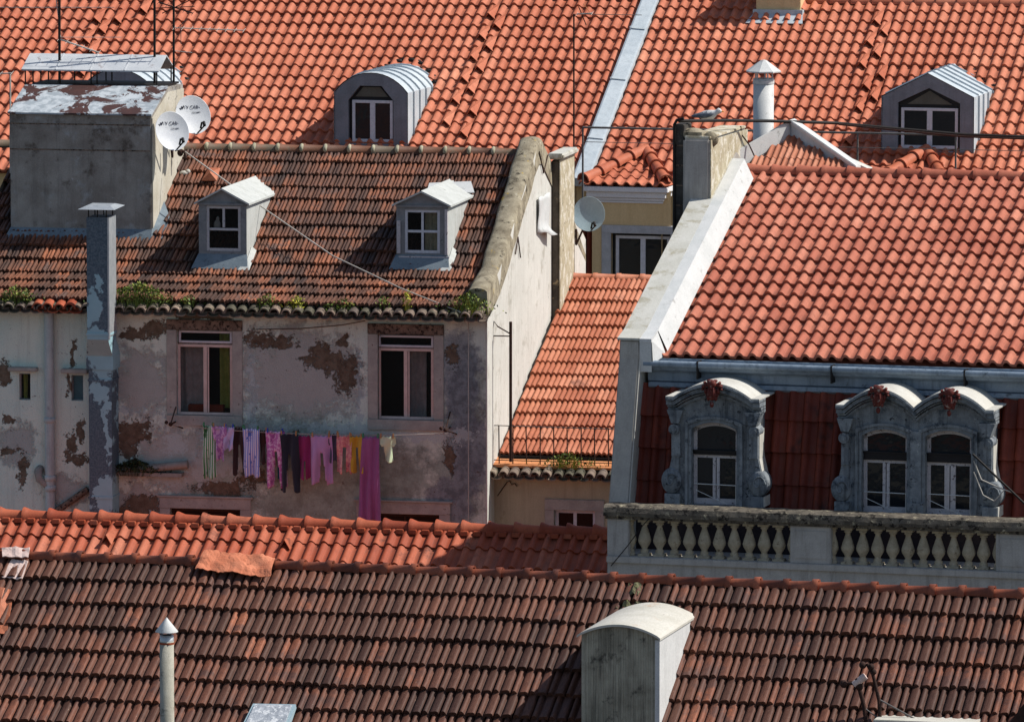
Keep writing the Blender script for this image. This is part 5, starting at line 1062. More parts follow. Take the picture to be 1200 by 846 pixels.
# vaulted chimney
P = RFm.at(726, 862); yv = P.y; vx0, vx1 = FR.on(681.5, 800, y=yv).x, FR.on(771, 800, y=yv).x; zs = FR.on(726, 745, y=yv).z; za = FR.on(726, 733.5, y=yv).z; vd = 1.72
arc = [(vx0 + (vx1 - vx0) * k / 16, zs + (za - zs) * (1 - (2 * k / 16 - 1) ** 2)) for k in range(17)]
m = MB(); m.prism([(vx0, P.z - 1.2), (vx1, P.z - 1.2)] + arc[::-1], yv, yv + vd)
for k in range(14): xx = vx0 + .04 + (vx1 - vx0 - .08) * (k + .5) / 14; m.tube([(xx, yv - .002, P.z - 1.0), (xx, yv - .002, zs + (za - zs) * (1 - (2 * (xx - vx0) / (vx1 - vx0) - 1) ** 2) - .015)], .014, 8)
vc = m.build('chimney', M['corrugated'], fr); vc['label'] = 'vaulted whitewashed chimney with corrugated grey front'
m = MB(); a2 = [(vx0 - .045, zs - .03)] + [(x, z) for x, z in arc] + [(vx1 + .04, zs - .03)]
for (p, zp_), (q2, zq) in zip(a2, a2[1:]): m.prism([(p, zp_ + .002), (q2, zq + .002), (q2, zq + .03), (p, zp_ + .03)], yv - .06, yv + vd + .05)
m.build('vault', M['vault_white'], vc)
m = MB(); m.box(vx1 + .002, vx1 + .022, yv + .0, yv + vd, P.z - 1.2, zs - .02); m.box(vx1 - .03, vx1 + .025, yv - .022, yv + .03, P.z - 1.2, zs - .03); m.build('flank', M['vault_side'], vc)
# round flue pipe
P = RFm.at(196, 862); yp_ = P.y; ax0, ax1 = FR.on(187.7, 800, y=yp_).x, FR.on(203.6, 800, y=yp_).x; ac = (ax0 + ax1) / 2; R_ = (ax1 - ax0) / 2; zt_ = FR.on(196, 751, y=yp_).z
m = MB(); m.lathe([(R_, P.z - zt_ - .6), (R_, 0), (R_ * .8, 0)], (ac, yp_, zt_), 20); fp = m.build('flue', M['pipe_cement'], fr); fp['label'] = 'round cement flue with white conical cowl'
m = MB(); m.lathe([(R_ * 1.03, -.035), (R_ * 1.03, -.01)], (ac, yp_, zt_), 20); m.build('rust_ring', rough_mat('rust', C(170, 84, 48), C(130, 62, 40), 9), fp)
m = MB(); m.lathe([(R_ * .98, -.01), (R_ * .98, .075), (R_ * .7, .075)], (ac, yp_, zt_), 20); m.build('collar', M['steel'], fp)
zc_ = FR.on(196, 740, y=yp_).z; m = MB(); m.lathe([(R_ * 1.6, 0), (R_ * 1.6, .008), (.002, .175)], (ac, yp_, zc_), 20); m.lathe([(.001, .0), (R_ * 1.58, .0)], (ac, yp_, zc_), 20); m.build('cowl', M['flue_white'], fp)
# skylight
q4 = [RFm.at(*p, .11) for p in ((297, 826), (347, 827), (335, 862), (280, 860))]; m = MB(); m.add(q4, [(3, 2, 1, 0)]); sk = m.build('skylight', M['dish_grey'], fr, solid=.06)
m = MB(); c_ = sum(q4, Vector()) / 4; m.add([c_ + (p - c_) * .86 + Vector((0, -.02, .04)) for p in q4], [(3, 2, 1, 0)]); m.build('cloudy_sheet', rough_mat('skylight_sheet', C(196, 200, 206), C(150, 156, 164), 12, .5, .3, spots=[(C(226, 228, 230), 20, .52, .6)]), sk, solid=.01)
# crumpled terracotta membrane over the ridge
def drape(name, pxq, nx, ny, amp, mat, par, roof, up=.10, seed=0, solid=.012):
    m = MB(); vs = []; rr = random.Random(seed)
    for j in range(ny + 1):
        for i in range(nx + 1):
            u, v = i / nx, j / ny; px = (pxq[0][0] * (1 - u) + pxq[1][0] * u) * (1 - v) + (pxq[3][0] * (1 - u) + pxq[2][0] * u) * v; py = (pxq[0][1] * (1 - u) + pxq[1][1] * u) * (1 - v) + (pxq[3][1] * (1 - u) + pxq[2][1] * u) * v
            if j in (0, ny): py += rr.uniform(-1, 1)
            P = roof.at(px, py, up); h = amp * (1.3 * mnoise.noise(Vector((u * 4.5, v * 1.6, seed))) + .3 * abs(mnoise.noise(Vector((u * 11, v * 4, seed))))); vs.append(P + Vector((0, -h * .6, h)))
    m.add(vs, [(j * (nx + 1) + i, (j + 1) * (nx + 1) + i, (j + 1) * (nx + 1) + i + 1, j * (nx + 1) + i + 1) for j in range(ny) for i in range(nx)], False); return m.build(name, mat, par, solid=solid)
w0 = drape('membrane', ((240, 645), (322, 652), (317, 675), (229, 666)), 30, 10, .032, M['membrane'], None, RFm, .16, 3)
c_ = RFm.at(275, 662, .1); 
for v in w0.data.vertices: v.co -= c_
FR.put(w0, c_, 'crumpled terracotta-coloured waterproofing sheet patched over the brown roof ridge', 'roofing sheet')
w1_ = drape('mortar_patch', ((14, 655), (33, 657), (26, 679), (2, 676)), 8, 8, .012, M['pale_mortar'], fr, RFm, .075, 5); drape('mortar_patch', ((2, 641), (35, 642), (33, 653), (3, 652)), 8, 4, .01, M['pale_mortar'], fr, RFm, .14, 6)
drape('mossy_patch', ((737, 683), (752, 684), (748, 699), (733, 697)), 6, 6, .06, M['moss_stone'], fr, RFm, .07, 8); drape('mossy_patch', ((724, 708), (756, 705), (752, 713), (722, 714)), 8, 5, .07, M['moss_stone'], fr, RFm, .05, 9)
drape('orange_repair', ((-6, 688), (16, 690), (8, 742), (-20, 742)), 4, 8, .03, M['tile_mid'], fr, RFm, .07, 11)
# ================================================================== GROUND
m = MB(); m.quad((-1500, -300, 0), (1500, -300, 0), (1500, 3000, 0), (-1500, 3000, 0)); g_ = m.build('ground', M['ground']); g_['kind'] = 'structure'
# ================================================================== SMALL THINGS
# satellite dishes
def dish(fr, cpx, cpy, y, rx_px, ry_px, mat, label, text, group=None, arm=(8, 12), mount=None, tilt=20, turn=36):
    P = fr.on(cpx, cpy, y=y); s_ = rx_px / .91 / (F / (fr.W(P)).y); R_ = ry_px / (F / (fr.W(P)).y)
    root = fr.thing('satellite_dish', P, label, 'satellite dish', group)
    m = MB(); N = 36; prof = []; vs = []; ang = math.radians(tilt); tr_ = math.radians(turn)
    rot = Matrix.Rotation(tr_, 3, 'Z') @ Matrix.Rotation(-ang, 3, 'X')
    for r in (0.001, .25, .5, .75, .95, 1.0, 1.02, .98):
        d = .10 * r * r * R_ * 1.6; d = d if r < 1 else d - .0
        for k in range(N):
            w = 2 * math.pi * k / N; b = (.0 if r != .98 else .02); vs.append(rot @ Vector((s_ * r * math.cos(w), .12 * R_ - d + b - .0, R_ * r * math.sin(w))))
    m.add(vs, [(i * N + k, i * N + (k + 1) % N, (i + 1) * N + (k + 1) % N, (i + 1) * N + k) for i in range(7) for k in range(N)], True)
    m.build('reflector', mat, root)
    m = MB(); e = rot @ Vector((s_ * .35, -.12 * R_ * 2.2 - .1, -R_ * .72)); b0 = rot @ Vector((s_ * .1, .04, -R_ * 1.0)); m.tube([b0, e], .014, 6); m.tube([e, e + Vector((-.03, .06, .06))], .03, 8); m.tube([e + Vector((0, 0, .02)), e + Vector((-.06, .03, .05)), e + Vector((-.08, .02, -.06))], .02, 6)
    m.build('feed_arm', M['black'], root)
    m = MB()
    mt = mount or (.12, .35, -R_ - .15); m.tube([rot @ Vector((0, .12 * R_ + .02, 0)), rot @ Vector((0, .12 * R_ + .1, -.05)), Vector(mt)], .02, 8); m.tube([Vector(mt), Vector(mt) + Vector((0, 0, .3))], .024, 8); m.build('mount', M['rust_iron'], root)
    if text:
        for body, sz, dx, dz in (('TV CABO', .088, .03, .13), ('. . . . . . . .', .05, -.02, .085), ('TVCABO', .042, .09, .04)):
            cu = bpy.data.curves.new('lettering', 'FONT'); cu.body = body; cu.size = sz * R_ / .37; cu.align_x = 'CENTER'; cu.extrude = .0015; cu.shear = .15 if sz > .1 else 0; cu.materials.append(M['ink'])
            t_ = bpy.data.objects.new('lettering', cu); COL.objects.link(t_); bpy.context.view_layer.update(); me_ = bpy.data.meshes.new_from_object(t_.evaluated_get(bpy.context.evaluated_depsgraph_get())); bpy.data.objects.remove(t_); o = bpy.data.objects.new('lettering', me_); COL.objects.link(o); o.parent = root
            p = rot @ Vector((dx * R_ / .37 + (.04 if sz > .1 else 0), .12 * R_ - .16 * R_ * (.28 if sz > .06 else .16) - .006, dz * R_ / .37)); o.location = p; o.rotation_euler = (math.pi / 2 - ang, 0, tr_)
        m = MB(); pts = [rot @ Vector((x * R_ / .37, .12 * R_ - .16 * R_ * .55 - .004, z * R_ / .37)) for x, z in ((-.25, .14), (-.225, .12), (-.20, .17), (-.18, .135), (-.155, .185))]; m.tube(pts, .012, 5); m.build('wave_logo', M['ink'], root)
    return root
dish(OB, 201.5, 154, yc + .15, 18.8, 23.5, M['dish_white'], 'white satellite dish on the chimney side, the lower one in front', True, 'white satellite dishes on the chimney', mount=(-.12, .5, -.52))
dish(OB, 226, 135, yc + 1.1, 19.6, 23.2, M['dish_white'], 'white satellite dish on the chimney side, the upper one behind', True, 'white satellite dishes on the chimney', mount=(-.25, .25, -.5))
bk_ = OB.on(210, 178, y=yc + 1.5); m = MB(); c_ = bk_; m.tube([(-.2, 0, .1), (.1, 0, .0), (.12, 0, -.12)], .03, 8); m.blob((.02, 0, -.02), (.06, .05, .07)); OB.put(m.build('junction_bracket', M['rust_iron']), c_, 'rusty bracket tying the two white dishes to the chimney flank', 'bracket')
dish(OB, 690, 251, 7.9, 17, 20.2, M['dish_grey'], 'grey satellite dish in shade beside the ochre bay', False, None, mount=(-.3, .3, -.62), tilt=8, turn=14)
# aerials
def mast(fr, px, py0, py1, y, r, label, extra=(), name='aerial', mat='black', dark=None):
    a, b = fr.on(px, py1, y=y), fr.on(px, py0, y=y); root = fr.thing(name, a, label, 'aerial')
    m = MB(); m.tube([(0, 0, -.6), (b.x - a.x, 0, b.z - a.z)], r, 8); m.build('pole', M[mat], root)
    for (x0, y0), (x1, y1), rr_, mt in extra:
        p, q = fr.on(x0, y0, y=y) - a, fr.on(x1, y1, y=y) - a; m = MB(); m.tube([p, q], rr_, 6); m.build('boom', M[mt], root)
        n = int((q - p).length / .16)
        if rr_ > .01:
            m = MB()
            for i in range(n + 1):
                c = p + (q - p) * (i / max(1, n)); m.tube([c + Vector((0, -.12, -.03)), c + Vector((0, .12, .03))], .005, 4)
            m.build('elements', M[mt], root)
    return root
yA1 = yc + 1.6
mast(OB, 69.5, -60, 72, yA1, .026, 'black aerial mast behind the canopy, leftmost of the tall masts, with pale sagging boom', [((-6, 9), (134, 9), .006, 'wire_white'), ((68, 44), (142, 44), .006, 'wire_white'), ((69, 46), (116, 62), .016, 'wire_white'), ((66, 0), (71, 44), .010, 'wire_white')])
mast(OB, 181, -60, 70, yA1 + .2, .024, 'black aerial mast rising from the right end of the canopy', [((181, 10), (228, 8), .008, 'black'), ((186, 3), (226, 16), .012, 'black'), ((190, 16), (222, 1), .010, 'rust_iron')])
mast(OB, 203.5, -60, 150, yA1 + .5, .022, 'long black aerial mast standing just behind the two white dishes', [((204, 33), (286, 36), .011, 'wire_white'), ((205, 60), (225, 62), .008, 'wire_white'), ((212, 30), (212, 52), .006, 'grey_iron'), ((204, 37), (220, 22), .006, 'grey_iron')])
mast(OB, 12, 86, 165, yc + .1, .016, 'short pale bent aerial at the left edge in front of the chimney', [((-12, 87), (14, 86), .014, 'wire_white')], mat='wire_white')
mast(OB, 672.5, 17, 330, 8.4, .016, 'thin tall aerial mast rising beside the grey satellite dish', [((672, 17), (752, 18), .007, 'grey_iron'), ((676, 17), (694, 16), .015, 'wire_white'), ((678, 8), (687, 30), .010, 'rust_iron'), ((684, 5), (692, 16), .006, 'orange_coping')])
# broken aerial stub on the front roof
def onfr(px, py, up=.35): return RFm.at(px, py, up)
a = RFm.at(1024, 850, 0); yq = a.y - .0
root = FR.thing('broken_aerial', a, 'rusty broken aerial bracket standing on the brown roof at bottom right', 'aerial')
def fpt(px, py): return FR.on(px, py, y=yq) - a
m = MB(); m.tube([fpt(1032, 852), fpt(1030, 820), fpt(1023, 790), fpt(1016, 777)], .022, 8); m.build('long_arm', M['rust_iron'], root)
m = MB(); m.tube([fpt(1016, 852), fpt(1012, 825), fpt(1007, 806)], .026, 8); m.build('short_arm', M['rust_iron'], root)
for px, py, r in ((1011, 779, .045), (1021, 781, .04), (1005, 797, .035), (1007, 804, .05), (989, 801, .05), (1024, 787, .035)): m = MB(); m.blob(fpt(px, py), (r, r, r)); m.build('clamp', M['rust_iron'], root)
m = MB(); m.tube([fpt(989, 801), fpt(1005, 800)], .02, 6); m.build('cross_piece', M['rust_iron'], root)
m = MB(); m.tube([fpt(1014, 792), fpt(1001, 802)], .045, 7); m.build('pink_insulator', M['pale_mortar'], root)
m = MB(); m.tube([fpt(1030, 819), fpt(1076, 844)], .010, 6); m.tube([fpt(1014, 830), fpt(1036, 846)], .008, 6); m.build('loose_rods', M['grey_iron'], root)
# white roof hatch at the bottom edge
P = RFm.at(1090, 868); A, B = FR.on(1028, 852, y=P.y), FR.on(1140, 852, y=P.y); zz = FR.on(1085, 844.5, y=P.y).z
m = MB(); m.box(A.x, B.x, P.y, P.y + .5, P.z - 1, zz - .04); o = m.build('roof_hatch', M['cement'], fr, bevel=.02); o['label'] = 'low hatch with white top at the bottom edge'
m = MB(); m.box(A.x - .04, B.x + .04, P.y - .05, P.y + .55, zz - .04, zz); m.build('white_lid', M['vault_white'], o, bevel=.01)
P = RFm.at(1200, 846); m = MB(); q = [FR.on(*p, y=P.y) for p in ((1182, 852), (1200, 826), (1222, 800), (1240, 852))]; m.prism([(p.x, p.z) for p in (q[0], q[3], q[2], q[1])], P.y - .3, P.y + .2); o = m.build('lean_to_hood', M['rust_iron'], fr); o['label'] = 'dark slatted hood in the bottom right corner'
# gull
gy_ = 5.4; g0 = RB.on(829, 141, y=gy_); gl = RB.thing('gull', g0, 'grey and white gull resting on top of the square chimney block', 'bird')
m = MB(); s_ = 1.0
rings = [(-.20, .07, .006), (-.14, .075, .04), (-.06, .08, .075), (.03, .085, .085), (.10, .095, .075), (.14, .115, .058), (.165, .14, .05), (.19, .155, .052), (.225, .155, .038), (.245, .15, .014)]
N = 14; vs = []
for x, z, r in rings:
    for k in range(N): w = 2 * math.pi * k / N; vs.append((x, r * .85 * math.cos(w), z + r * math.sin(w)))
m.add(vs, [(i * N + k, i * N + (k + 1) % N, (i + 1) * N + (k + 1) % N, (i + 1) * N + k) for i in range(len(rings) - 1) for k in range(N)], True); m.add(vs[:N], [tuple(range(N))]); m.add(vs[-N:], [tuple(range(N))])
m.build('gull_body', M['gull_white'], gl)
for sg in (-1, 1):
    m = MB(); vs = []
    for x, z0_, z1_, y_ in ((-.27, .055, .06, .02), (-.2, .04, .09, .04), (-.1, .035, .12, .062), (.0, .04, .145, .07), (.08, .07, .145, .068), (.12, .1, .13, .05)):
        vs += [(x, sg * y_, z0_), (x, sg * (y_ + .008), (z0_ + z1_) / 2), (x, sg * y_ * .45, z1_ + .01)]
    m.add(vs, [(3 * i + j, 3 * i + j + 1, 3 * i + j + 4, 3 * i + j + 3) for i in range(5) for j in range(2)], True); m.build('wing', M['gull_grey'], gl, solid=.01)
m = MB(); m.tube([(.24, 0, .15), (.275, 0, .145), (.29, 0, .137)], [.012, .009, .004], 6); m.build('beak', M['gull_beak'], gl)
m = MB(); [m.blob((.218, sg * .034, .165), (.006, .005, .006), 6, 4) for sg in (-1, 1)]; m.build('eyes', M['black'], gl)
m = MB(); [m.tube([(.02, sg * .02, .02), (.03, sg * .02, -.0), (.06, sg * .02, -.0)], .006, 5) for sg in (-1, 1)]; m.build('legs', M['gull_beak'], gl)
# white pots / bits on the old roof
def single(fr, m, name, mat, p, label, cat, group=None, **k):
    o = m.build(name, mat, None, **k); return fr.put(o, p, label, cat, group)
p = ROB.at(216, 205, .03); m = MB(); m.blob((0, 0, .03), (.10, .08, .05), 8, 5); m.blob((.07, 0, .06), (.05, .05, .05), 7, 4); single(OB, m, 'rag', M['vault_white'], p, 'small white rag lying on old tiles beside the chimney flashing', 'rag')
m = MB(); p = ROB.at(248, 211, .03); m.add([(-.14, -.2, .0), (.14, -.2, 0), (.02, -.2, .15), (-.1, .2, .2), (.12, .2, .2)], [(0, 1, 2), (0, 2, 3), (2, 1, 4), (2, 4, 3)]); m.r = .9; single(OB, m, 'vent_tile', M['tile_mid'], p, 'orange raised vent tile on the old roof near the dishes', 'roof vent', solid=.02)
# cables ---------------------------------------------------------------
def cable(fr, pts, y, r, mat, label, sag=0, name='cable', ys=None):
    P = [fr.on(px, py, y=(ys[i] if ys else y)) for i, (px, py) in enumerate(pts)]; c = P[0].copy(); Q = []
    for a, b in zip(P, P[1:]):
        for k in range(8): f = k / 8; Q.append(a + (b - a) * f - Vector((0, 0, sag * 4 * f * (1 - f))))
    Q.append(P[-1]); m = MB(); m.tube([q - c for q in Q], r, 6); return single(fr, m, name, M[mat], c, label, 'cable')
cable(OB, [(217, 178), (300, 238), (390, 300), (470, 338), (540, 366)], 0, .012, 'wire_white', 'pale cable running diagonally down over the old tiled roof', ys=[yc + .8, 2.6, 1.2, .2, -.3])
cable(OB, [(549, 366), (549, 480), (549, 612)], -.06, .010, 'wire_white', 'thin white cord hanging straight down the old wall')
cable(OB, [(300, 386), (352, 385), (400, 381), (428, 376)], -.04, .008, 'black', 'thin black cable looping along the old wall under the eaves')
cable(RB, [(796, 142), (850, 141.5), (900, 142), (980, 144.5), (1050, 151), (1130, 158), (1230, 162)], 4.4, .030, 'black', 'thick black cable bundle crossing the peaked dormer', ys=[4.3, 5.5, 6.6, 8, 8.4, 8.8, 9.2])
cable(RB, [(983, 146), (1050, 153), (1130, 160.5), (1230, 164)], 8.0, .018, 'rust_iron', 'thinner brown cable twisted beneath the thick black cable')
yq = -1.3
cable(RB, [(1140, 532), (1165, 556), (1186, 576), (1215, 604)], yq, .018, 'black', 'black cable slanting down past the double dormer to the right', .0)
cable(RB, [(1141, 540), (1150, 562), (1170, 571), (1187, 577)], yq, .011, 'wire_white', 'white cable looping from the double dormer, upper loop')
cable(RB, [(1141, 553), (1152, 580), (1165, 587), (1178, 573)], yq, .009, 'wire_white', 'white cable hanging lowest at the double dormer corner')
cable(RB, [(716, 663), (735, 640), (752, 617), (762, 606)], -2.0, .008, 'black', 'black wire slanting across the left end of the balustrade')
cable(RB, [(868, 148), (869, 158), (878, 170), (884, 183)], 6.3, .012, 'rust_iron', 'short brown wire draped over the white coping by the chimney')
# laundry --------------------------------------------------------------
yl = -.42
zl = lambda px, py: OB.on(px, py, y=yl).z
lr = OB.thing('clothesline', OB.on(215, 503, y=yl), 'clothesline strung on iron brackets below the old windows', 'clothesline')
x0_ = OB.on(215, 503, y=yl); pA, pB = OB.on(200, 498, y=yl) - x0_, OB.on(524, 508, y=yl) - x0_
m = MB(); Q = [pA + (pB - pA) * (k / 16) - Vector((0, 0, .09 * 4 * (k / 16) * (1 - k / 16))) for k in range(17)]; m.tube(Q, .006, 5); m.build('line', M['wire_white'], lr)
m = MB(); m.tube([p + Vector((0, .1, .0)) for p in Q], .005, 5); m.build('line', M['wire_white'], lr)
for px in (200, 522):
    m = MB(); q = OB.on(px, 497 if px < 300 else 504, y=yl) - x0_; wy = -yl
    m.tube([q, q + Vector((0, wy, 0))], .015, 6); m.tube([q, q + Vector((.0, wy, .28))], .012, 6); m.tube([q + Vector((0, .02, 0)), q + Vector((.12, wy, -.12))], .012, 6); m.blob(q, (.04, .04, .04)); m.blob(q + Vector((-.08, 0, .03)), (.035, .035, .035)); m.build('bracket', M['rust_iron'], lr)
def cloth_mat(name, kind, a, b, c=None):
    m = NT(name)
    if kind == 'plain': col = m.mix(m.noise(6, 3), a, b)
    elif kind == 'stripe':
        w = m.n('ShaderNodeTexWave'); m.k(m.tc, w.inputs[0]); w.inputs['Scale'].default_value = 8; w.inputs['Distortion'].default_value = .6; col = m.mix(m.step(w.outputs['Fac'], .4, .6), a, b)
    elif kind == 'spot': col = m.mix(m.step(m.noise(16, 3), .48, .54), a, b)
    if c: col = m.mix(m.step(m.noise(9, 4), .58, .64), col, c)
    m.b.inputs['Sheen Weight'].default_value = .2; return m.fin(col, .95)
rl = random.Random(17)
def laundry(kind, xa, ya, xb, yb_, mat, name, label, dy=0.0, k=34, amp=.045):
    c = OB.on((xa + xb) / 2, ya, y=yl + dy); w = OB.on(xb, ya, y=yl + dy).x - OB.on(xa, ya, y=yl + dy).x; h = c.z - OB.on((xa + xb) / 2, yb_, y=yl + dy).z
    w *= 1.07; nx, nz = 22, 22; vs = []; ph = rl.uniform(0, 6); fs = []; lean = rl.uniform(-.04, .04)
    for j in range(nz + 1):
        v = j / nz
        for i in range(nx + 1):
            u = i / nx * 2 - 1; x = u * w / 2
            if kind == 'pants': x *= 1 - .12 * v; x += (.03 * v * (1 if u > 0 else -1)) if abs(u) > .05 else 0
            elif kind == 'shirt': x *= (1.0 if v < .35 else .8)
            elif kind == 'long': x *= .88 + .30 * v
            elif kind == 'towel': x *= .96 - .16 * v * math.sin(v * 2 + ph)
            x += lean * v; z = -v * h + (.02 * math.sin(u * 5 + ph) if v > .9 else 0) - (.012 * (1 - math.cos(u * 6.28 * 2)) if j == 0 else 0)
            y = amp * (.3 + v) * math.sin(x * k + ph + .6 * math.sin(v * 3 + ph)) + .02 * math.sin(v * 7 + u * 3 + ph)
            vs.append((x, y, z))
    for j in range(nz):
        for i in range(nx):
            u = (i + .5) / nx * 2 - 1; v = (j + .5) / nz
            if kind == 'pants' and v > .36 and abs(u) < .06 + .30 * (v - .36): continue
            if kind == 'shorts' and v > .6 and abs(u) < .10: continue
            if kind == 'shirt' and v > .42 and abs(u) > .66: continue
            if kind == 'legs' and v > .30 and abs(u) < .22: continue
            fs.append((j * (nx + 1) + i, (j + 1) * (nx + 1) + i, (j + 1) * (nx + 1) + i + 1, j * (nx + 1) + i + 1))
    m = MB(); m.add(vs, fs, True); o = m.build(name, mat, None, solid=.008); OB.put(o, c, label, name.replace('_', ' '), 'washing on the line')
    pm = MB()
    for u in (-.8, .75):
        x = u * w / 2; pm.box(x - .012, x + .012, -.02, .02, -.035, .05)
    peg = pm.build('clothes_pegs', [M['blue_peg'], M['green_peg'], M['wood_peg']][rl.randrange(3)], o)
    return o
M['blue_peg'] = rough_mat('blue_peg', C(60, 90, 190), C(50, 80, 170), 5, .5, 0); M['green_peg'] = rough_mat('green_peg', C(70, 150, 110), C(60, 130, 90), 5, .5, 0); M['wood_peg'] = rough_mat('wood_peg', C(190, 150, 110), C(170, 130, 90), 5, .7, 0)
cm = cloth_mat
laundry('towel', 238, 498, 250.5, 560, cm('green_stripe_cloth', 'stripe', C(70, 140, 84), C(210, 226, 216), C(48, 100, 60)), 'striped_towel', 'green and white striped towel, leftmost piece of the washing', k=34)
laundry('shirt', 249, 499, 265, 539, cm('lilac_cloth', 'spot', C(168, 116, 178), C(206, 172, 212)), 'shirt', 'lilac patterned shirt pegged next to the green striped towel')
laundry('shorts', 263.5, 500, 274, 527, cm('pale_lilac_cloth', 'plain', C(184, 176, 224), C(206, 200, 236)), 'shorts', 'short pale lilac shorts between lilac shirt and dark brown trousers')
laundry('pants', 273.5, 501, 286, 556, cm('brown_cloth', 'plain', C(64, 44, 44), C(48, 34, 36)), 'trousers', 'dark brown trousers beside the blue striped towel', .06)
laundry('towel', 285, 502, 304, 558, cm('blue_stripe_cloth', 'stripe', C(226, 224, 240), C(132, 146, 220), C(90, 120, 200)), 'striped_towel', 'white towel with blue and violet stripes')
laundry('shirt', 302, 504, 313, 543, cm('dark_brown_cloth', 'plain', C(58, 38, 34), C(44, 30, 30)), 'shirt', 'short dark brown top beside the pink patterned trousers', .05)
laundry('pants', 312, 505, 333, 571, cm('pink_pattern_cloth', 'spot', C(190, 110, 176), C(220, 184, 216), C(160, 84, 150)), 'trousers', 'bright pink patterned trousers')
laundry('shirt', 322, 508, 333, 560, cm('teal_cloth', 'plain', C(30, 100, 116), C(26, 84, 100)), 'shirt', 'teal top showing behind the pink patterned trousers', .12)
laundry('pants', 328.5, 508, 349, 576, cm('navy_cloth', 'plain', C(46, 50, 62), C(34, 38, 50)), 'trousers', 'dark navy trousers in the middle of the washing', -.02)
laundry('shorts', 347.5, 510, 366, 561, cm('magenta_cloth', 'plain', C(150, 52, 110), C(130, 42, 96)), 'shorts', 'long magenta shorts beside the navy trousers', .03)
laundry('pants', 364.5, 510, 388, 567, cm('lilac_trouser_cloth', 'plain', C(176, 136, 186), C(194, 158, 202)), 'trousers', 'plain lilac trousers beside the magenta shorts')
laundry('shirt', 385, 508, 396.5, 541, cm('slate_cloth', 'plain', C(86, 84, 102), C(70, 70, 88)), 'shirt', 'small slate grey top between lilac trousers and pink leggings', .04)
laundry('legs', 395, 510, 412, 554, cm('rose_floral_cloth', 'spot', C(206, 130, 140), C(224, 170, 160), C(160, 90, 110)), 'leggings', 'dusty pink floral leggings in the washing')
laundry('legs', 410.5, 511, 424.5, 553, cm('yellow_cloth', 'plain', C(206, 170, 60), C(186, 146, 50)), 'leggings', 'mustard yellow leggings in the washing')
laundry('long', 424, 511, 445, 612, cm('purple_cloth', 'plain', C(140, 80, 132), C(160, 100, 150)), 'curtain', 'long purple curtain hanging far below the rest of the washing', -.03, 44, .035)
laundry('shirt', 445, 511, 462.5, 541, cm('pale_green_cloth', 'plain', C(196, 216, 170), C(214, 226, 200)), 't_shirt', 'pale green T-shirt, rightmost piece of the washing')
# weeds ----------------------------------------------------------------
def weed(fr, px, py, y, w, h, n, mat, label, blades=False, group='weeds on the old eaves', seed=0, P=None):
    P = P or fr.on(px, py, y=y); m = MB(); r = random.Random(seed + int(px)); 
    for i in range(n):
        cx, cy = r.gauss(0, w / 2.6), r.uniform(-.12, .12); hh = h * r.uniform(.25, 1) * (1 - .5 * min(1, abs(cx) / (w * .8))); m.r = r.random()
        if blades:
            a = r.uniform(-.5, .5); m.add([(cx - .006, cy, 0), (cx + .006, cy, 0), (cx + a * hh, cy + r.uniform(-.05, .05), hh)], [(0, 1, 2)]); continue
        c = Vector((cx, cy, hh)); s = r.uniform(.018, .04); d1 = Vector((r.gauss(0, 1), r.gauss(0, 1), r.gauss(0, 1))).normalized(); d2 = d1.cross(Vector((r.gauss(0, 1), r.gauss(0, 1), r.gauss(0, 1)))).normalized()
        m.add([c - d1 * s, c + d2 * s * .5, c + d1 * s, c - d2 * s * .5], [(0, 1, 2, 3)])
        if i % 3 == 0: m.add([(cx * .8, cy, -.02), (cx * .8 + .006, cy, -.02), tuple(c)], [(0, 1, 2)])
    return single(fr, m, 'weed_clump', M[mat], P, label, 'weeds', group)
def ow(px, py, w, h, n, mat, lb, bl=False): return weed(OB, px, py, -.2, w, h, n, mat, lb, bl)
ow(20, 357, .45, .36, 420, 'leaf', 'green weed clump growing on the eave tiles at the far left edge'); ow(163, 360, .8, .46, 1000, 'leaf', 'largest green weed clump on the eaves, just right of the metal flue')
ow(222, 358, .22, .2, 90, 'leaf', 'small sprig on the eave above the green-curtained window'); ow(314, 362, .3, .28, 140, 'leaf', 'sparse weed clump on the eaves right of the green-curtained window')
ow(347, 363, .28, .26, 130, 'leaf_yellow', 'yellowish weed tuft on the eaves midway between the two windows'); ow(402, 366, .45, .26, 170, 'leaf', 'low weed clump on the eaves left of the dark-netted window')
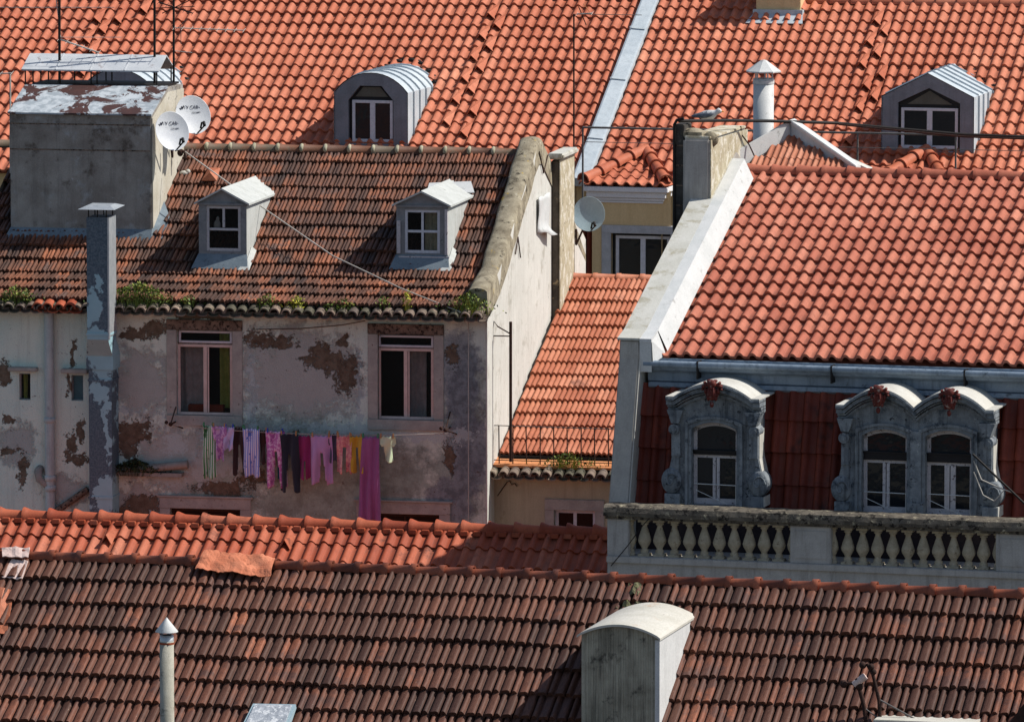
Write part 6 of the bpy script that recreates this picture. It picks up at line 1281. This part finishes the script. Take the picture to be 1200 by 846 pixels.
ow(449, 364, .2, .28, 70, 'leaf', 'thin green sprig on the eave above the dark-netted window'); ow(478, 362, .12, .36, 60, 'leaf_yellow', 'single yellow-green stalk on the eaves above the dark-netted window')
ow(548, 369, .55, .42, 320, 'leaf', 'bushy grass tuft at the right end of the old eaves'); ow(552, 369, .4, .46, 90, 'leaf_yellow', 'yellow grass blades at the right end of the old eaves', True)
weed(OB, 158, 556, -.15, .55, .28, 900, 'leaf_dark', 'dark weed clump growing on the ledge beside the metal flue', group='weeds on the wall ledge')
weed(MHf, 665, 549, -.12, .5, .3, 200, 'leaf', 'small green weeds on the ochre ledge behind the railing', group='weeds on the ochre ledge'); weed(MHf, 672, 548, -.12, .7, .34, 90, 'leaf_yellow', 'yellow grass blades on the ochre ledge behind the railing', True, group='weeds on the ochre ledge')
# ================================================================== LIGHT
sd = Vector((1.19, .06, 1.35)).normalized()
sl = bpy.data.lights.new('sun', 'SUN'); sl.energy = SUN; sl.angle = math.radians(.5); sl.color = (1, .96, .89)
so = bpy.data.objects.new('sun', sl); COL.objects.link(so); so.rotation_euler = sd.to_track_quat('Z', 'Y').to_euler(); so.location = (0, 100, 80)
wd = bpy.data.worlds.new('World'); SC.world = wd; wd.use_nodes = True; nt = wd.node_tree; bg = nt.nodes['Background']; sk_ = nt.nodes.new('ShaderNodeTexSky'); sk_.sky_type = 'NISHITA'
sk_.sun_disc = False; sk_.sun_elevation = math.asin(sd.z); sk_.sun_rotation = math.atan2(sd.x, sd.y); nt.links.new(sk_.outputs[0], bg.inputs[0]); bg.inputs[1].default_value = SKY
SC.view_settings.view_transform = 'Standard'; SC.view_settings.look = 'None'; SC.view_settings.exposure = EXPO; SC.view_settings.gamma = 1
SC.render.engine = 'CYCLES'; SC.cycles.use_denoising = True; SC.cycles.max_bounces = 6; SC.cycles.diffuse_bounces = 2
try: SC.cycles.denoiser = 'OPENIMAGEDENOISE'; SC.cycles.denoising_input_passes = 'RGB_ALBEDO_NORMAL'
except Exception: pass
